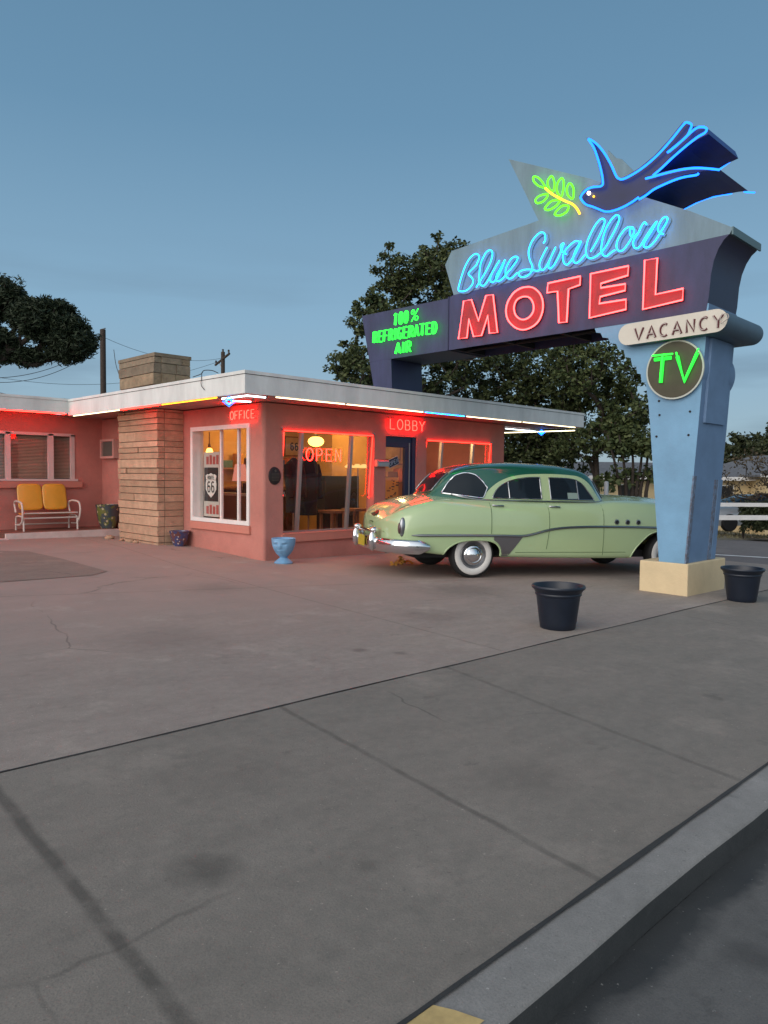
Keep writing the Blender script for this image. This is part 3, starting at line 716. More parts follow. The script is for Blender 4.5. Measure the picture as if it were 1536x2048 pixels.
# near pylon: tapered, with the stepped curve up under the panel
nz1 = [(1318, 1122), (1300, 850), (1296, 800), (1291, 765), (1283, 764), (1281, 748), (1274, 747), (1272, 732), (1264, 731), (1261, 716), (1250, 714), (1247, 700), (1236, 698), (1232, 688), (1220, 686), (1216, 676), (1205, 675), (1201, 666), (1192, 665), (1189, 656)]
pv = [sp(x, y) for x, y in nz1]
top = 3.76
pv += [(XS, pv[-1][1], top+.1), (XS, 4.10, top+.1), (XS, 4.13, 3.31), (XS, 4.19, 2.24), (XS, 4.315, .336)]
pv[0] = (XS, 4.69, .336)
pm = MB(); v = [(XS+.004, y, z) for _, y, z in pv]; pm.prism(v, (XB-XS-.01, 0, 0), 0, 1)
spart(pm, 'near_pylon', [M_lblue, M_lblue2])
# worn seams, access hatch and rust on the street side of the pylon
def yat(z): return lerp_tab([(.336, 4.315), (2.24, 4.19), (3.31, 4.13), (3.9, 4.10)], z)
def side_patch(x0, x1, z0, z1, th, name, m, n=4):
    mb = MB(); zz = span(z0, z1, n)
    for a, b in zip(zz, zz[1:]):
        mb.add([(x0, yat(a)-th, a), (x1, yat(a)-th, a), (x1, yat(b)-th, b), (x0, yat(b)-th, b), (x0, yat(a)+.01, a), (x1, yat(a)+.01, a), (x1, yat(b)+.01, b), (x0, yat(b)+.01, b)],
            [(0,1,2,3), (0,3,7,4), (1,5,6,2)]+([(0,4,5,1)] if a == z0 else [])+([(3,2,6,7)] if b == zz[-1] else []))
    return spart(mb, name, m)
side_patch(XS+.14, XS+.82, 2.28, 3.42, .035, 'access_hatch', M_lblue2)
side_patch(XS+.0, XS+.085, .34, 1.55, .012, 'rusty_corner', M_rust, 5)
side_patch(XB-.26, XB-.16, .34, 1.50, .012, 'rusty_corner', M_rust, 5)
side_patch(XB-.155, XB-.01, .34, 1.5, .02, 'corner_cover', M_lblue2, 5)
for x, y in [(1318, 802), (1319, 830), (1313, 873), (1380, 823), (1377, 870)]:
    p = sp(x, y); spart(MB().lathe([(0.001, -.006), (.016, -.006), (.016, .006), (.001, .006)], 10, (XS, p[1], p[2]), 'x'), 'bolt', M_dark)
# navy panel with the flared right end, extruded to the back face
navy = [sp(739, 727), sp(724, 632), sp(895, 597), sp(907, 590)]+[sp(1459, 468)]+[sp(x, y) for x, y in [(1448, 479), (1437, 497), (1428, 520), (1422, 548), (1418, 590), (1412, 622)]]
navy = [(XS, y, z) for _, y, z in navy]; navy[0] = (XS, navy[0][1], 3.75); navy[-1] = (XS, navy[-1][1], 3.752)
shell = MB()
n = len(navy)
shell.add(navy+[(XB, y, z) for _, y, z in navy], [tuple(range(n))[::-1], tuple(range(n, 2*n))], 0)
shell.add(navy+[(XB, y, z) for _, y, z in navy], [(i, i+1, n+i+1, n+i) for i in range(n-1)], 1)
spart(shell, 'navy_panel', [M_navyp, M_navy], smooth=25)
# frame and cross members inside the open underside
uf = MB(); uf.box((XS+.02, 8.7, 3.752), (XB-.02, 10.6, 3.80))
spart(uf, 'soffit_plate', mat('sign_soffit', (.05, .06, .085), .7))
for y_ in (5.3, 6.4, 7.5, 8.6): spart(MB().box((XS+.03, y_, 3.77), (XB-.03, y_+.06, 3.86)), 'cross_beam', M_dark)
spart(MB().tube([(XS+.35, 4.6, 3.80), (XS+.45, 8.6, 3.79)], .03, 6), 'conduit', M_dark)
spart(MB().box((XS+.02, 8.655, 3.748), (XS-.012, 8.675, 4.69)), 'panel_seam', M_navy)
# far column standing on the office roof
cv = [sp(739, 727), sp(750, 785), sp(784, 785), sp(782, 717)]
cv = [(XS, cv[0][1], 3.749), (XS, cv[1][1]+.0, ZF1-.03), (XS, cv[2][1], ZF1-.03), (XS, cv[3][1], 3.749)]
cm = MB(); cm.prism([(XS+.003, y, z) for _, y, z in cv], (.86, 0, 0), 0, 1)
spart(cm, 'far_column', [M_navyp, M_navy])
# pale upper panel with the fin
white = [(907, 590), (890, 530), (903, 502), (1077, 441), (1017, 318), (1180, 357), (1250, 382), (1380, 422), (1466, 455), (1459, 468)]
wv = [sp(*p) for p in white]
wm = MB(); wm.prism([(XS+.002, y, z) for _, y, z in wv], (XB-XS-.004, 0, 0), 0, 1)
spart(wm, 'pale_panel', [M_paleb, mat('pale_panel_edge', (.14, .22, .25), .7, var=.1)])
# rear fin showing behind the wing
rf = chain([(1216, 300), (1232, 316), (1243, 318), (1290, 365), (1290, 420), (1222, 400)], XB+.01)
spart(MB().prism(rf, (.03, 0, 0)), 'rear_fin', M_paleb)
spart(MB().box((XS-.012, sp(1466, 455)[1]-.01, 4.70), (XB+.01, sp(1466, 455)[1]+.01, 4.80)), 'edge_trim', mat('grey_green_trim', (.10, .17, .19), .6))

# swallow: sheet-metal body one metre deep with a neon outline on both faces
k4 = 4.085
bird = [(5,672),(40,622),(92,592),(160,584),(182,572),(187,552),(178,480),(150,370),(110,260),(66,192),(130,232),(190,300),(250,400),(296,500),(318,522),(345,526),(400,502),(500,440),(620,340),(740,210),(850,72),(908,78),(905,118),(960,100),(1036,104),(1062,165),(980,205),(872,272),(760,370),(660,450),(600,505),(700,470),(850,440),(950,432),(1050,438),(1145,447),(1060,458),(975,476),(850,500),(700,560),(600,615),(480,690),(400,738),(300,778),(210,790),(150,772),(100,748),(40,726)]
bird = Z1(0, 1160, 230, k4, bird)
bv = [(XS-.05, sp(x, y)[1], sp(x, y)[2]) for x, y in bird]
bm_ = MB(); bm_.prism(bv, (.06, 0, 0), 0, 1)
i0 = min(range(len(bv)), key=lambda i: abs(bird[i][0]-(1160+340/k4))+abs(bird[i][1]-(230+526/k4))); i1 = min(range(len(bv)), key=lambda i: abs(bird[i][0]-(1160+400/k4))+abs(bird[i][1]-(230+738/k4)))
bm_.prism([(XS+.012, y, z) for _, y, z in bv[i0:i1+1]], (.99, 0, 0), 1, 1)
sw = spart(bm_, 'swallow', [mat('swallow_front', (.008, .012, .055), .45, var=.2), mat('swallow_side', (.012, .045, .21), .45, var=.2)])
def ntube(pts, X, m, r, name='neon_tube', closed=False, k=5, n=6, parent=None, sm=True):
    P = chain(pts, X); P = smoothpath(P, k, closed) if sm else P
    o = MB().tube(P, r, n, closed=closed).build(name, m, smooth=60)
    return sub(o, parent) if parent else put(o, sign)
def zc(pts): return Z1(0, 1160, 230, k4, pts)
XN = XS-.12
r_b = .015
for pts in ([(480,672),(430,708),(360,748),(280,780),(210,789),(150,768),(100,748),(45,728),(6,674),(40,622),(92,592),(160,584),(182,572),(187,552),(178,480),(150,370),(110,260),(68,196),(130,232),(190,300),(250,400),(296,500),(320,521),(345,525),(400,502),(500,440),(620,340),(740,210),(848,76),(880,62),(910,80),(900,120),(860,185),(712,308)],
            [(725,302),(800,240),(880,165),(950,108),(1000,98),(1034,112),(1020,145),(960,180),(870,250),(760,345),(660,440),(595,495)],
            [(535,520),(600,503),(720,470),(850,442),(950,433),(1050,438),(1140,448)],
            [(480,690),(540,655),(600,610),(680,570),(780,528),(860,505),(950,490),(970,474)]):
    ntube(zc(pts), XN, N_blue, r_b, parent=sw)
# outline tubes on the far face that show past the body
for pts in ([(1145,440),(1250,362)], [(820,784),(900,742),(1000,695),(1120,660),(1240,642)], [(1340,628),(1390,632),(1428,634)]):
    ntube(zc(pts), XB+.08, N_blue, r_b*.8, parent=sw)
eye = zc([(98, 652)])[0]; pe = sp(*eye)
sub(MB().ell((XS-.09, pe[1], pe[2]), (.028, .028, .028)).build('eye_lamp', neon('lamp_white', (1, .82, .66), 6), smooth=60), sw)
eye2 = zc([(132, 676)])[0]; pe = sp(*eye2)
sub(MB().ell((XS-.07, pe[1], pe[2]), (.016, .016, .016)).build('eye_rim', N_yel, smooth=60), sw)
# leafy branch
kb_ = 2.763
def zb(pts): return Z1(0, 980, 220, kb_, pts)
stem = ntube(zb([(305,432),(340,462),(380,485),(420,505),(455,520),(480,545),(496,574)]), XN+.03, N_yel, .017, 'branch_stem')
for pts in ([(302,428),(270,420),(243,395),(240,370),(262,372),(285,392),(303,422)], [(345,450),(322,425),(320,390),(340,365),(354,392),(355,430)], [(392,480),(370,450),(373,405),(397,376),(408,405),(403,450)],
            [(455,490),(430,470),(425,430),(442,405),(460,430),(462,465)], [(320,468),(300,500),(265,515),(250,500),(268,478),(300,466)], [(385,500),(365,530),(325,552),(303,545),(325,515),(350,500)], [(432,530),(425,560),(390,582),(358,578),(375,550),(400,530)]):
    ntube(zb(pts), XN+.03, N_lime, .0135, 'branch_leaf', closed=True)

# script lettering: painted shadow letters with tubes standing off
k1, k2 = 5.297, 5.908
A = lambda pts: Z1(0, 890, 400, k1, pts)
B = lambda pts: Z1(0, 1100, 400, k2, pts)
script = [A([(340,660),(330,690),(262,760),(248,785),(275,815),(297,850),(288,895),(245,945),(195,967),(142,955),(158,870),(185,780),(215,700),(260,620),(310,575),(350,577),(362,615),(340,670)]),
 A([(330,925),(390,830),(445,735),(485,650),(502,580),(495,540),(468,532),(432,560),(400,620),(375,690),(364,780),(362,850),(378,900),(412,905),(450,860),(500,770),(545,690),(578,640)]),
 A([(578,640),(530,720),(488,800),(480,850),(500,872),(540,842),(590,750),(635,632),(590,720),(550,790),(540,840),(565,860),(610,832),(660,775),(720,700),(762,640),(768,605),(738,600),(700,625),(665,680),(642,740),(645,800),(672,832),(712,822),(766,770)]),
 A([(1042,458),(1062,425),(1060,375),(1042,345),(1000,350),(940,410),(902,480),(885,560),(900,640),(925,700),(918,755),(875,800),(820,817),(785,800),(788,762),(835,740),(900,736),(970,750),(1005,742)]),
 A([(1082,500),(1040,580),(1002,670),(1008,725),(1040,740),(1080,690),(1125,600),(1172,500),(1125,600),(1095,690),(1110,727),(1150,695),(1205,600),(1245,500),(1258,460),(1235,468),(1225,500),(1250,550),(1285,572)]),
 B([(350,492),(300,486),(240,530),(185,590),(155,660),(162,735),(195,765),(235,735),(290,650),(340,550),(368,485),(310,580),(275,680),(284,735),(322,740),(370,700),(412,648)]),
 B([(478,610),(540,510),(600,390),(642,280),(640,228),(600,225),(540,290),(480,400),(440,500),(424,600),(440,670),(482,690),(540,668),(600,622),(650,565),(705,470),(770,350),(816,240),(812,188),(770,185),(705,260),(650,370),(618,480),(606,580),(628,650),(670,662),(720,622),(768,590)]),
 B([(985,325),(920,322),(860,375),(805,460),(785,545),(808,600),(860,592),(920,520),(970,435),(995,370),(975,332),(945,352),(950,415),(990,430),(1035,395)]),
 B([(1142,290),(1118,262),(1085,300),(1045,385),(992,470),(985,535),(1010,570),(1060,550),(1130,440),(1195,340),(1262,252),(1200,365),(1120,490),(1108,545),(1140,562),(1200,530),(1265,450),(1335,335),(1388,235),(1372,200),(1330,220),(1288,290),(1274,350),(1298,385),(1338,402)])]
M_shad = mat('painted_script_shadow', (.15, .24, .26), .6, var=.08)
scr = None
for i, pts in enumerate(script):
    P = smoothpath(chain([(x+4.5, y+3) for x, y in pts], XS-.012), 5)
    o = MB().tube(P, .024, 6, flat=((1, 0, 0), .3)).build('script_letter', M_shad, smooth=60); put(o, sign)
    ntube(pts, XS-.075, N_cyan, .0095, 'neon_tube', parent=o)

# MOTEL channel letters
km = 5.486; C_ = lambda pts: Z1(0, 900, 500, km, pts); k6 = 3.979; D_ = lambda pts: Z1(0, 1150, 420, k6, pts)
letters = {'M': [C_([(150,560),(235,545),(312,778),(395,500),(472,490),(520,905),(432,912),(415,718),(345,937),(258,948),(207,757),(185,962),(93,974)])],
 'O': [C_([(850,405),(905,412),(950,440),(990,485),(1015,550),(1020,630),(1005,705),(970,780),(920,830),(860,862),(800,875),(740,862),(690,830),(645,780),(620,720),(615,650),(632,575),(665,515),(710,460),(780,418)]), C_([(825,510),(868,520),(900,555),(918,610),(915,665),(890,715),(850,750),(800,765),(755,750),(718,710),(702,650),(708,595),(735,545),(780,518)])],
 'T': [C_([(1075,365),(1430,288),(1425,382),(1300,428),(1280,790),(1195,797),(1180,452),(1065,468)])],
 'E': [D_([(125,508),(425,445),(420,520),(205,585),(205,620),(400,588),(398,640),(200,690),(192,745),(405,712),(405,790),(115,858)])],
 'L': [D_([(555,400),(655,383),(640,672),(860,625),(855,715),(540,790)])]}
M_red = mat('red_letter_face', (.25, .022, .028), .6, var=.2, vs=3)
M_redd = mat('letter_return', (.16, .02, .03), .6)
for chn, loops in letters.items():
    face = MB(); outer = chain([(x+2.2, y+1.2) for x, y in loops[0]], XS-.03)
    if len(loops) == 1: face.prism(outer, (.028, 0, 0), 0, 1)
    else:
        inner = chain([(x+2.2, y+1.2) for x, y in loops[1]], XS-.03)
        oo = smoothpath(outer, 3, True); m_ = len(oo)
        co = Vector((XS-.03, sum(p[1] for p in inner)/len(inner), sum(p[2] for p in inner)/len(inner)))
        ii = smoothpath(inner, 6, True)
        def nearest(p):
            a = math.atan2(p.z-co.z, p.y-co.y); return min(ii, key=lambda q: abs(math.remainder(math.atan2(q.z-co.z, q.y-co.y)-a, 2*math.pi)))
        iq = [nearest(p) for p in oo]
        face.add(oo+iq, [(i, (i+1) % m_, m_+(i+1) % m_, m_+i) for i in range(m_)], 0)
        bo = [p+Vector((.028, 0, 0)) for p in oo]; bi = [p+Vector((.028, 0, 0)) for p in iq]
        face.add(oo+bo, [(i, m_+i, m_+(i+1) % m_, (i+1) % m_) for i in range(m_)], 1); face.add(iq+bi, [(i, m_+i, m_+(i+1) % m_, (i+1) % m_) for i in range(m_)], 1)
    lo = spart(face, 'letter', [M_red, M_redd])
    for lp in loops: ntube(lp, XS-.085, N_pink, .0125, 'neon_tube', closed=True, parent=lo, k=3, sm=(chn == 'O'))

# green three-line lettering on the left part of the panel
def sign_text(txt, xl, yl, xr, yr, h, wfac, m, r, X, slant=0, name='neon_word', layers=(0,), parent=None):
    a = np.array(sp(xl, yl, X)); b = np.array(sp(xr, yr, X)); U = (b-a); L_ = np.linalg.norm(U); U /= L_
    paths, l0 = text_paths(txt, h, 1, .22*1, slant); paths, l0 = text_paths(txt, 1, 1, .2, 0)
    o = MB()
    P0 = a
    for st in paths:
        for dx in layers:
            o.tube([Vector((X-dx, P0[1]+U[1]*(p/l0*L_)+slant*q*h*U[1], P0[2]+U[2]*(p/l0*L_)+q*h)) for p, q in st], r, 6)
    ob = o.build(name, m, smooth=60)
    return sub(ob, parent) if parent else put(ob, sign)
sign_text('100', 787.5, 651, 817, 645, .215, 1, N_green, .0095, XS-.06, .10, layers=(0, .035))
sign_text('%', 820, 644, 836, 640, .21, 1, N_green, .0085, XS-.06, .1)
sign_text('REFRIGERATED', 747, 686, 874, 666, .20, 1, N_green, .0085, XS-.06, .06, layers=(0, .035))
sign_text('AIR', 792, 707.5, 823, 703, .19, 1, N_green, .0095, XS-.06, .06, layers=(0, .035))

# VACANCY pill: a capsule running the depth of the sign
vl, vr = sp(1267, 672), sp(1441, 645)
rv = .150
def capsule_loop(X, a, b, r, n=14):
    a = Vector((X, a[1], a[2])); b = Vector((X, b[1], b[2])); d = (a-b).normalized(); u = Vector((0, -d.z, d.y)); P = []
    for i in range(n+1):
        t = math.pi*i/n-math.pi/2; P.append(a+d*r*math.cos(t)+u*r*math.sin(t))
    for i in range(n+1):
        t = math.pi*i/n+math.pi/2; P.append(b+d*r*math.cos(t)+u*r*math.sin(t))
    return P
vm = MB(); vm.prism(capsule_loop(XS-.16, vl, vr, rv), (1.32, 0, 0), 0, 1)
vac = spart(vm, 'vacancy_box', [mat('off_white_face', (.58, .545, .47), .6, var=.06), mat('grey_blue_drum', (.07, .12, .165), .6, var=.1)], smooth=30)
M_maroon = mat('maroon_paint', (.10, .018, .022), .7, var=.2, vs=12)
def painted(txt, xl, yl, xr, yr, h, r, X, m, parent, name='painted_word'):
    a = np.array(sp(xl, yl, X)); b = np.array(sp(xr, yr, X)); U = b-a; L_ = np.linalg.norm(U); U /= L_
    paths, l0 = text_paths(txt, 1, 1, .26, 0); o = MB()
    for st in paths: o.tube([Vector((X, a[1]+U[1]*(p/l0*L_), a[2]+U[2]*(p/l0*L_)+q*h)) for p, q in st], r, 6, flat=((1, 0, 0), .15))
    return sub(o.build(name, m, smooth=60), parent)
painted('VACANCY', 1269, 681, 1447, 654, .165, .017, XS-.165, M_maroon, vac)
gm = mat('unlit_tube_glass', (.38, .33, .30), .3)
painted('VACANCY', 1267, 680.5, 1445, 653.5, .165, .006, XS-.20, gm, vac, 'unlit_tube')
lp = [sp(1445+x, 637+y, XS-.21) for x, y in [(-2, 10), (6, 4), (12, -2), (10, -9), (0, -8), (-5, 2), (-2, 10)]]
sub(MB().tube(smoothpath(lp), .006, 6).build('unlit_tube', gm), vac)
# TV disc
pc = sp(1353, 740); RTV = .395
tvm = MB(); tvm.lathe([(.001, -.05), (RTV, -.05), (RTV, 1.02+.06), (.001, 1.02+.06)], 48, (XS, 4.52, 3.01), 'x')
tv = spart(tvm, 'tv_drum', M_lblue2, smooth=40)
sub(MB().lathe([(RTV-.012, -.055), (RTV+.010, -.055), (RTV+.010, -.03), (RTV-.012, -.03)], 48, (XS, 4.52, 3.01), 'x').build('rim', mat('disc_rim', (.45, .47, .42), .6), smooth=40), tv)
sub(MB().lathe([(.001, -.058), (RTV-.012, -.058)], 48, (XS, 4.52, 3.01), 'x').build('face', mat('brown_disc_face', (.052, .044, .024), .6, var=.22, vs=5)), tv)
sign_text('T', 1300, 765, 1344, 762, .37, 1, N_green, .011, XS-.12, .06, parent=tv, layers=(0,))
sign_text('T', 1305, 767, 1341, 763.5, .33, 1, neon('green_backing_glow', (.04, 1.0, .07), 1.4), .028, XS-.075, .06, parent=tv, name='letter_backing')  # backing glows by emission, standing in for the tube's green light on it
sign_text('V', 1346, 764, 1394, 757, .40, 1, N_green, .011, XS-.12, .08, parent=tv)
sign_text('V', 1349, 766, 1392, 759.5, .36, 1, MATS['green_backing_glow'], .028, XS-.075, .08, parent=tv, name='letter_backing')

# ------------------------------------------------------------------ the parked sedan
CO = Vector((9.41, 8.00, -.06))
th = math.atan2(RW[1][2]*-1, RW[0][2]*-1)-math.pi/2+R_(18)
cu = Vector((math.cos(th), math.sin(th), -.021)).normalized(); cv_ = Vector((cu.y, -cu.x, 0)).normalized(); cw = cv_.cross(cu)
if cw.z < 0: cw = -cw
CM = Matrix((( cu.x, cv_.x, cw.x, CO.x), (cu.y, cv_.y, cw.y, CO.y), (cu.z, cv_.z, cw.z, CO.z), (0, 0, 0, 1)))
car = empty('sedan', CO, 'pale green vintage sedan with dark green roof and whitewall tyres parked outside the lobby', 'car')
def cpart(mb, name, m, parent=None, **k):
    o = mb.xf(CM).build(name, m, **k)
    return sub(o, parent) if parent else put(o, car)
M_green = mat('pale_green_car_paint', (.385, .50, .275), .2, coat=.8, var=.03, vs=2)
M_dgreen = mat('dark_green_car_paint', (.008, .085, .052), .22, coat=1)
M_cglass = mat('dark_car_glass', (.010, .016, .022), .05, spec=.3)
M_gap = mat('door_gap', (.10, .15, .07), .8)
M_trimd = mat('brushed_trim_panel', (.16, .15, .155), .38, metal=.6)

tW = [(-1.37, .10), (-1.355, .42), (-1.32, .62), (-1.26, .80), (-1.18, .92), (-1.05, .99), (-.85, 1.035), (-.5, 1.07), (0, 1.085), (.5, 1.085), (1.6, 1.07), (2.6, 1.06), (3.6, 1.045), (4.2, .99), (4.45, .90), (4.6, .70), (4.66, .2)]
tD = [(-1.37, .76), (-1.355, .86), (-1.32, .92), (-1.26, .98), (-1.15, 1.055), (-.9, 1.165), (-.5, 1.265), (0, 1.29), (1, 1.27), (2.2, 1.29), (2.8, 1.34), (3.6, 1.32), (4.2, 1.22), (4.5, 1.05), (4.66, .80)]
tS = [(-1.37, .75), (-1.355, .84), (-1.32, .895), (-1.26, .94), (-1.15, 1.015), (-.9, 1.115), (-.5, 1.195), (0, 1.20), (1, 1.19), (2.2, 1.20), (2.6, 1.235), (3.3, 1.225), (3.9, 1.15), (4.4, 1.0), (4.66, .78)]
tB = [(-1.37, .70), (-1.355, .60), (-1.32, .52), (-1.26, .46), (-1.15, .42), (-.9, .40), (-.5, .36), (0, .34), (2.6, .30), (4.0, .36), (4.5, .45), (4.66, .68)]
tM = [(-1.37, .73), (-1.2, .70), (-.8, .70), (0, .70), (2, .69), (4.66, .70)]
def body_sec(u):
    W, D, S, Bz, Mz = (smooth_tab(t, u) for t in (tW, tD, tS, tB, tM))
    Mz = Bz+(S-Bz)*.42
    P = [(0, Bz), (.6*W, Bz), (.90*W, Bz+.002), (.972*W, Bz+.03), (.99*W, Bz+.12), (W, Mz), (.993*W, Mz+(S-Mz)*.45), (.965*W, Mz+(S-Mz)*.74), (.90*W, S-.035*min(1, W)), (.82*W, S+.004), (.70*W, S+(D-S)*.30), (.45*W, S+(D-S)*.78), (.2*W, S+(D-S)*.97), (0, D)]
    return [(p.x, p.y) for p in smoothpath([Vector((a, b, 0)) for a, b in P], 4)]
us = [-1.37, -1.366, -1.358, -1.345, -1.325, -1.30, -1.27, -1.23, -1.19, -1.14, -1.08]+span(-1.0, 4.3, 66)+[4.36, 4.42, 4.48, 4.53, 4.57, 4.6, 4.63, 4.65, 4.66]
secs = {u: body_sec(u) for u in us}
def body_v(u, z, sec=None):              # half width of the body at height z
    s_ = sec or body_sec(u); best = 0
    for (a, za), (b, zb_) in zip(s_, s_[1:]):
        if (za-z)*(zb_-z) <= 0 and abs(zb_-za) > 1e-9 and max(a, b) > best: best = max(best, a+(b-a)*(z-za)/(zb_-za))
    return best
bd = MB(); m_ = len(secs[us[0]]); ring = []
for u in us:
    s_ = secs[u]; full = [(u, v, z) for v, z in s_]+[(u, -v, z) for v, z in s_[-2:0:-1]]; ring.append(full)
K = len(ring[0]); vs = [p for r in ring for p in r]
fs = [(i*K+k, i*K+(k+1) % K, (i+1)*K+(k+1) % K, (i+1)*K+k) for i in range(len(us)-1) for k in range(K)]
fs += [tuple(range(K))[::-1], tuple(range((len(us)-1)*K, len(us)*K))]
bd.add(vs, fs)
arch_r = [(-.545, .1), (-.545, .36), (-.50, .44), (-.42, .51), (-.30, .565), (-.12, .595), (.08, .60), (.22, .585), (.33, .54), (.395, .46), (.41, .36), (.41, .1)]
arch_f = [(2.78, .1), (2.80, .32), (2.88, .45), (2.97, .55), (3.06, .63), (3.15, .70), (3.30, .755), (3.48, .78), (3.68, .775), (3.86, .72), (3.98, .62), (4.06, .48), (4.10, .34), (4.10, .1)]
tmp = MB(); tmp.add(bd.v, bd.f)
body = bd.build('body', [M_green, M_dark], smooth=35)
cut = MB()
for ar in (arch_r, arch_f):
    for s_ in (1, -1): cut.prism([(a, s_*.62, b) for a, b in ar], (0, s_*.7, 0))
cutter = cut.build('cutter', M_dark)
for f_ in cutter.data.polygons: f_.use_smooth = False
cutter.data.materials.clear(); cutter.data.materials.append(M_green); cutter.data.materials.append(M_dark)
cutter.data.polygons.foreach_set('material_index', [1]*len(cutter.data.polygons))
bo = body.modifiers.new('b', 'BOOLEAN'); bo.operation = 'DIFFERENCE'; bo.object = cutter; bo.solver = 'EXACT'
dg = bpy.context.evaluated_depsgraph_get(); nm = bpy.data.meshes.new_from_object(body.evaluated_get(dg)); body.modifiers.clear()
old = body.data; body.data = nm; nm.transform(CM); nm.name = 'body'
bpy.data.objects.remove(cutter); put(body, car)
# rolled lips of the wheel openings
for ar in (arch_r, arch_f):
    for s_ in (1, -1):
        P = [(a, s_*(body_v(a, max(b, .34))-.004), b) for a, b in smoothpath([Vector((a, b, 0)) for a, b in ar[1:-1]], 4) for a, b in [(a, b)]] if False else None
        pts = smoothpath([Vector((a, 0, b)) for a, b in ar[1:-1]], 4)
        P = [(p.x, s_*(body_v(p.x, max(p.z, .36))-.003), p.z) for p in pts]
        cpart(MB().tube(P, .013, 6), 'wheel_arch_lip', M_green, parent=body, smooth=60)
# --- cabin
cZ = [(-.58, 1.24), (-.50, 1.33), (-.42, 1.43), (-.30, 1.56), (-.16, 1.665), (.05, 1.745), (.4, 1.805), (.9, 1.835), (1.5, 1.83), (1.95, 1.79), (2.15, 1.735), (2.27, 1.65), (2.38, 1.50), (2.50, 1.34), (2.58, 1.24)]
cW = [(-.58, .40), (-.50, .56), (-.40, .68), (-.2, .79), (.05, .845), (.4, .86), (1.4, .865), (2.1, .855), (2.3, .82), (2.45, .74), (2.58, .60)]
cT = [(-.58, .35), (-.45, .45), (-.2, .60), (.05, .67), (.5, .715), (1.4, .725), (1.95, .71), (2.2, .68), (2.4, .62), (2.58, .55)]
def cab_sec(u):
    Z, W, T = smooth_tab(cZ, u), smooth_tab(cW, u), smooth_tab(cT, u)
    b = 1.18; h = max(Z-b, .02)
    P = [(W, b), (W-.01, b+h*.08), (W-(W-T)*.45, b+h*.36), (W-(W-T)*.80, b+h*.62), (T-.01, b+h*.76), (T*.90, b+h*.885), (T*.66, b+h*.965), (T*.3, b+h*.995), (0, Z)]
    return [(p.x, p.y) for p in smoothpath([Vector((a, c, 0)) for a, c in P], 5)]
def cab_v(u, z):
    s_ = cab_sec(u)
    for (a, za), (b, zb_) in zip(s_, s_[1:]):
        if za-1e-9 <= z <= zb_+1e-9: return a+(b-a)*(z-za)/max(zb_-za, 1e-9)
    return 0
uc = span(-.58, 0, 30)+span(0, 2.0, 30)[1:]+span(2.0, 2.58, 30)[1:]
cb_ = MB(); rings = []
for u in uc:
    s_ = cab_sec(u); rings.append([(u, v, z) for v, z in s_]+[(u, -v, z) for v, z in s_[-2::-1]])
K = len(rings[0])
cb_.add([p for r in rings for p in r], [(i*K+k, i*K+k+1, (i+1)*K+k+1, (i+1)*K+k) for i in range(len(uc)-1) for k in range(K-1)])
roof = cpart(cb_, 'roof', M_dgreen, smooth=60)
# patches lying on the cabin surface
def patch(u0, u1, lo, hi, off, name, m, side, parent=None, nu=26, nz=8, rim=None, rimr=.012):
    mb = MB()
    def Fp(a, b):
        u = u0+(u1-u0)*a; z = lo(u)+(hi(u)-lo(u))*b; v = cab_v(u, z)
        e_ = .01; dz_ = (cab_v(u, z+e_)-cab_v(u, z-e_))/(2*e_); nl = 1/math.hypot(1, dz_)
        return (u, side*(v+off*nl), z-dz_*off*nl)
    mb.grid(Fp, nu, nz)
    edge = [Fp(i/nu, 0) for i in range(nu+1)]+[Fp(1, j/nz) for j in range(1, nz+1)]+[Fp(1-i/nu, 1) for i in range(1, nu+1)]+[Fp(0, 1-j/nz) for j in range(1, nz)]
    o = cpart(mb, name, m, parent, smooth=60)
    if rim: cpart(MB().tube(edge, rimr, 6, closed=True), 'window_trim', rim, o, smooth=60)
    return o
fr_hi = lambda u: smooth_tab([(.16, 1.215), (.24, 1.31), (.36, 1.42), (.52, 1.52), (.75, 1.60), (1.05, 1.64), (1.5, 1.655), (1.9, 1.64), (2.08, 1.58), (2.2, 1.48), (2.30, 1.34), (2.38, 1.22)], u)
for side in (1, -1):
    dfm = patch(.16, 2.38, lambda u: 1.19, fr_hi, .004, 'door_frame', M_green, side, nu=60, nz=12)
    patch(.355, 1.215, lambda u: 1.245, lambda u: smooth_tab([(.355, 1.27), (.42, 1.36), (.52, 1.445), (.68, 1.52), (.85, 1.56), (1.05, 1.585), (1.215, 1.592)], u), .010, 'side_window', M_cglass, side, rim=M_chromed, rimr=.010)
    patch(1.385, 2.20, lambda u: 1.245, lambda u: smooth_tab([(1.385, 1.592), (1.7, 1.59), (1.88, 1.57), (2.0, 1.51), (2.1, 1.40), (2.20, 1.262)], u), .010, 'side_window', M_cglass, side, rim=M_chromed, rimr=.010)
    for uu in (.64, 1.90):
        z1_ = 1.505 if uu < 1 else 1.56
        cpart(MB().tube([(uu, side*(cab_v(uu, z)+.018), z) for z in span(1.25, z1_, 5)], .011, 6), 'vent_bar', M_chromed, smooth=60)
    # belt moulding
    P = [(u, side*(cab_v(u, z)+.02), z) for u, z in [(-.30, 1.285), (-.15, 1.25), (0, 1.225), (.2, 1.213), (.6, 1.212), (1.2, 1.212), (1.8, 1.214), (2.3, 1.222), (2.42, 1.24)]]
    cpart(MB().tube(smoothpath(P, 4), .013, 6), 'belt_moulding', M_chromed, smooth=60)
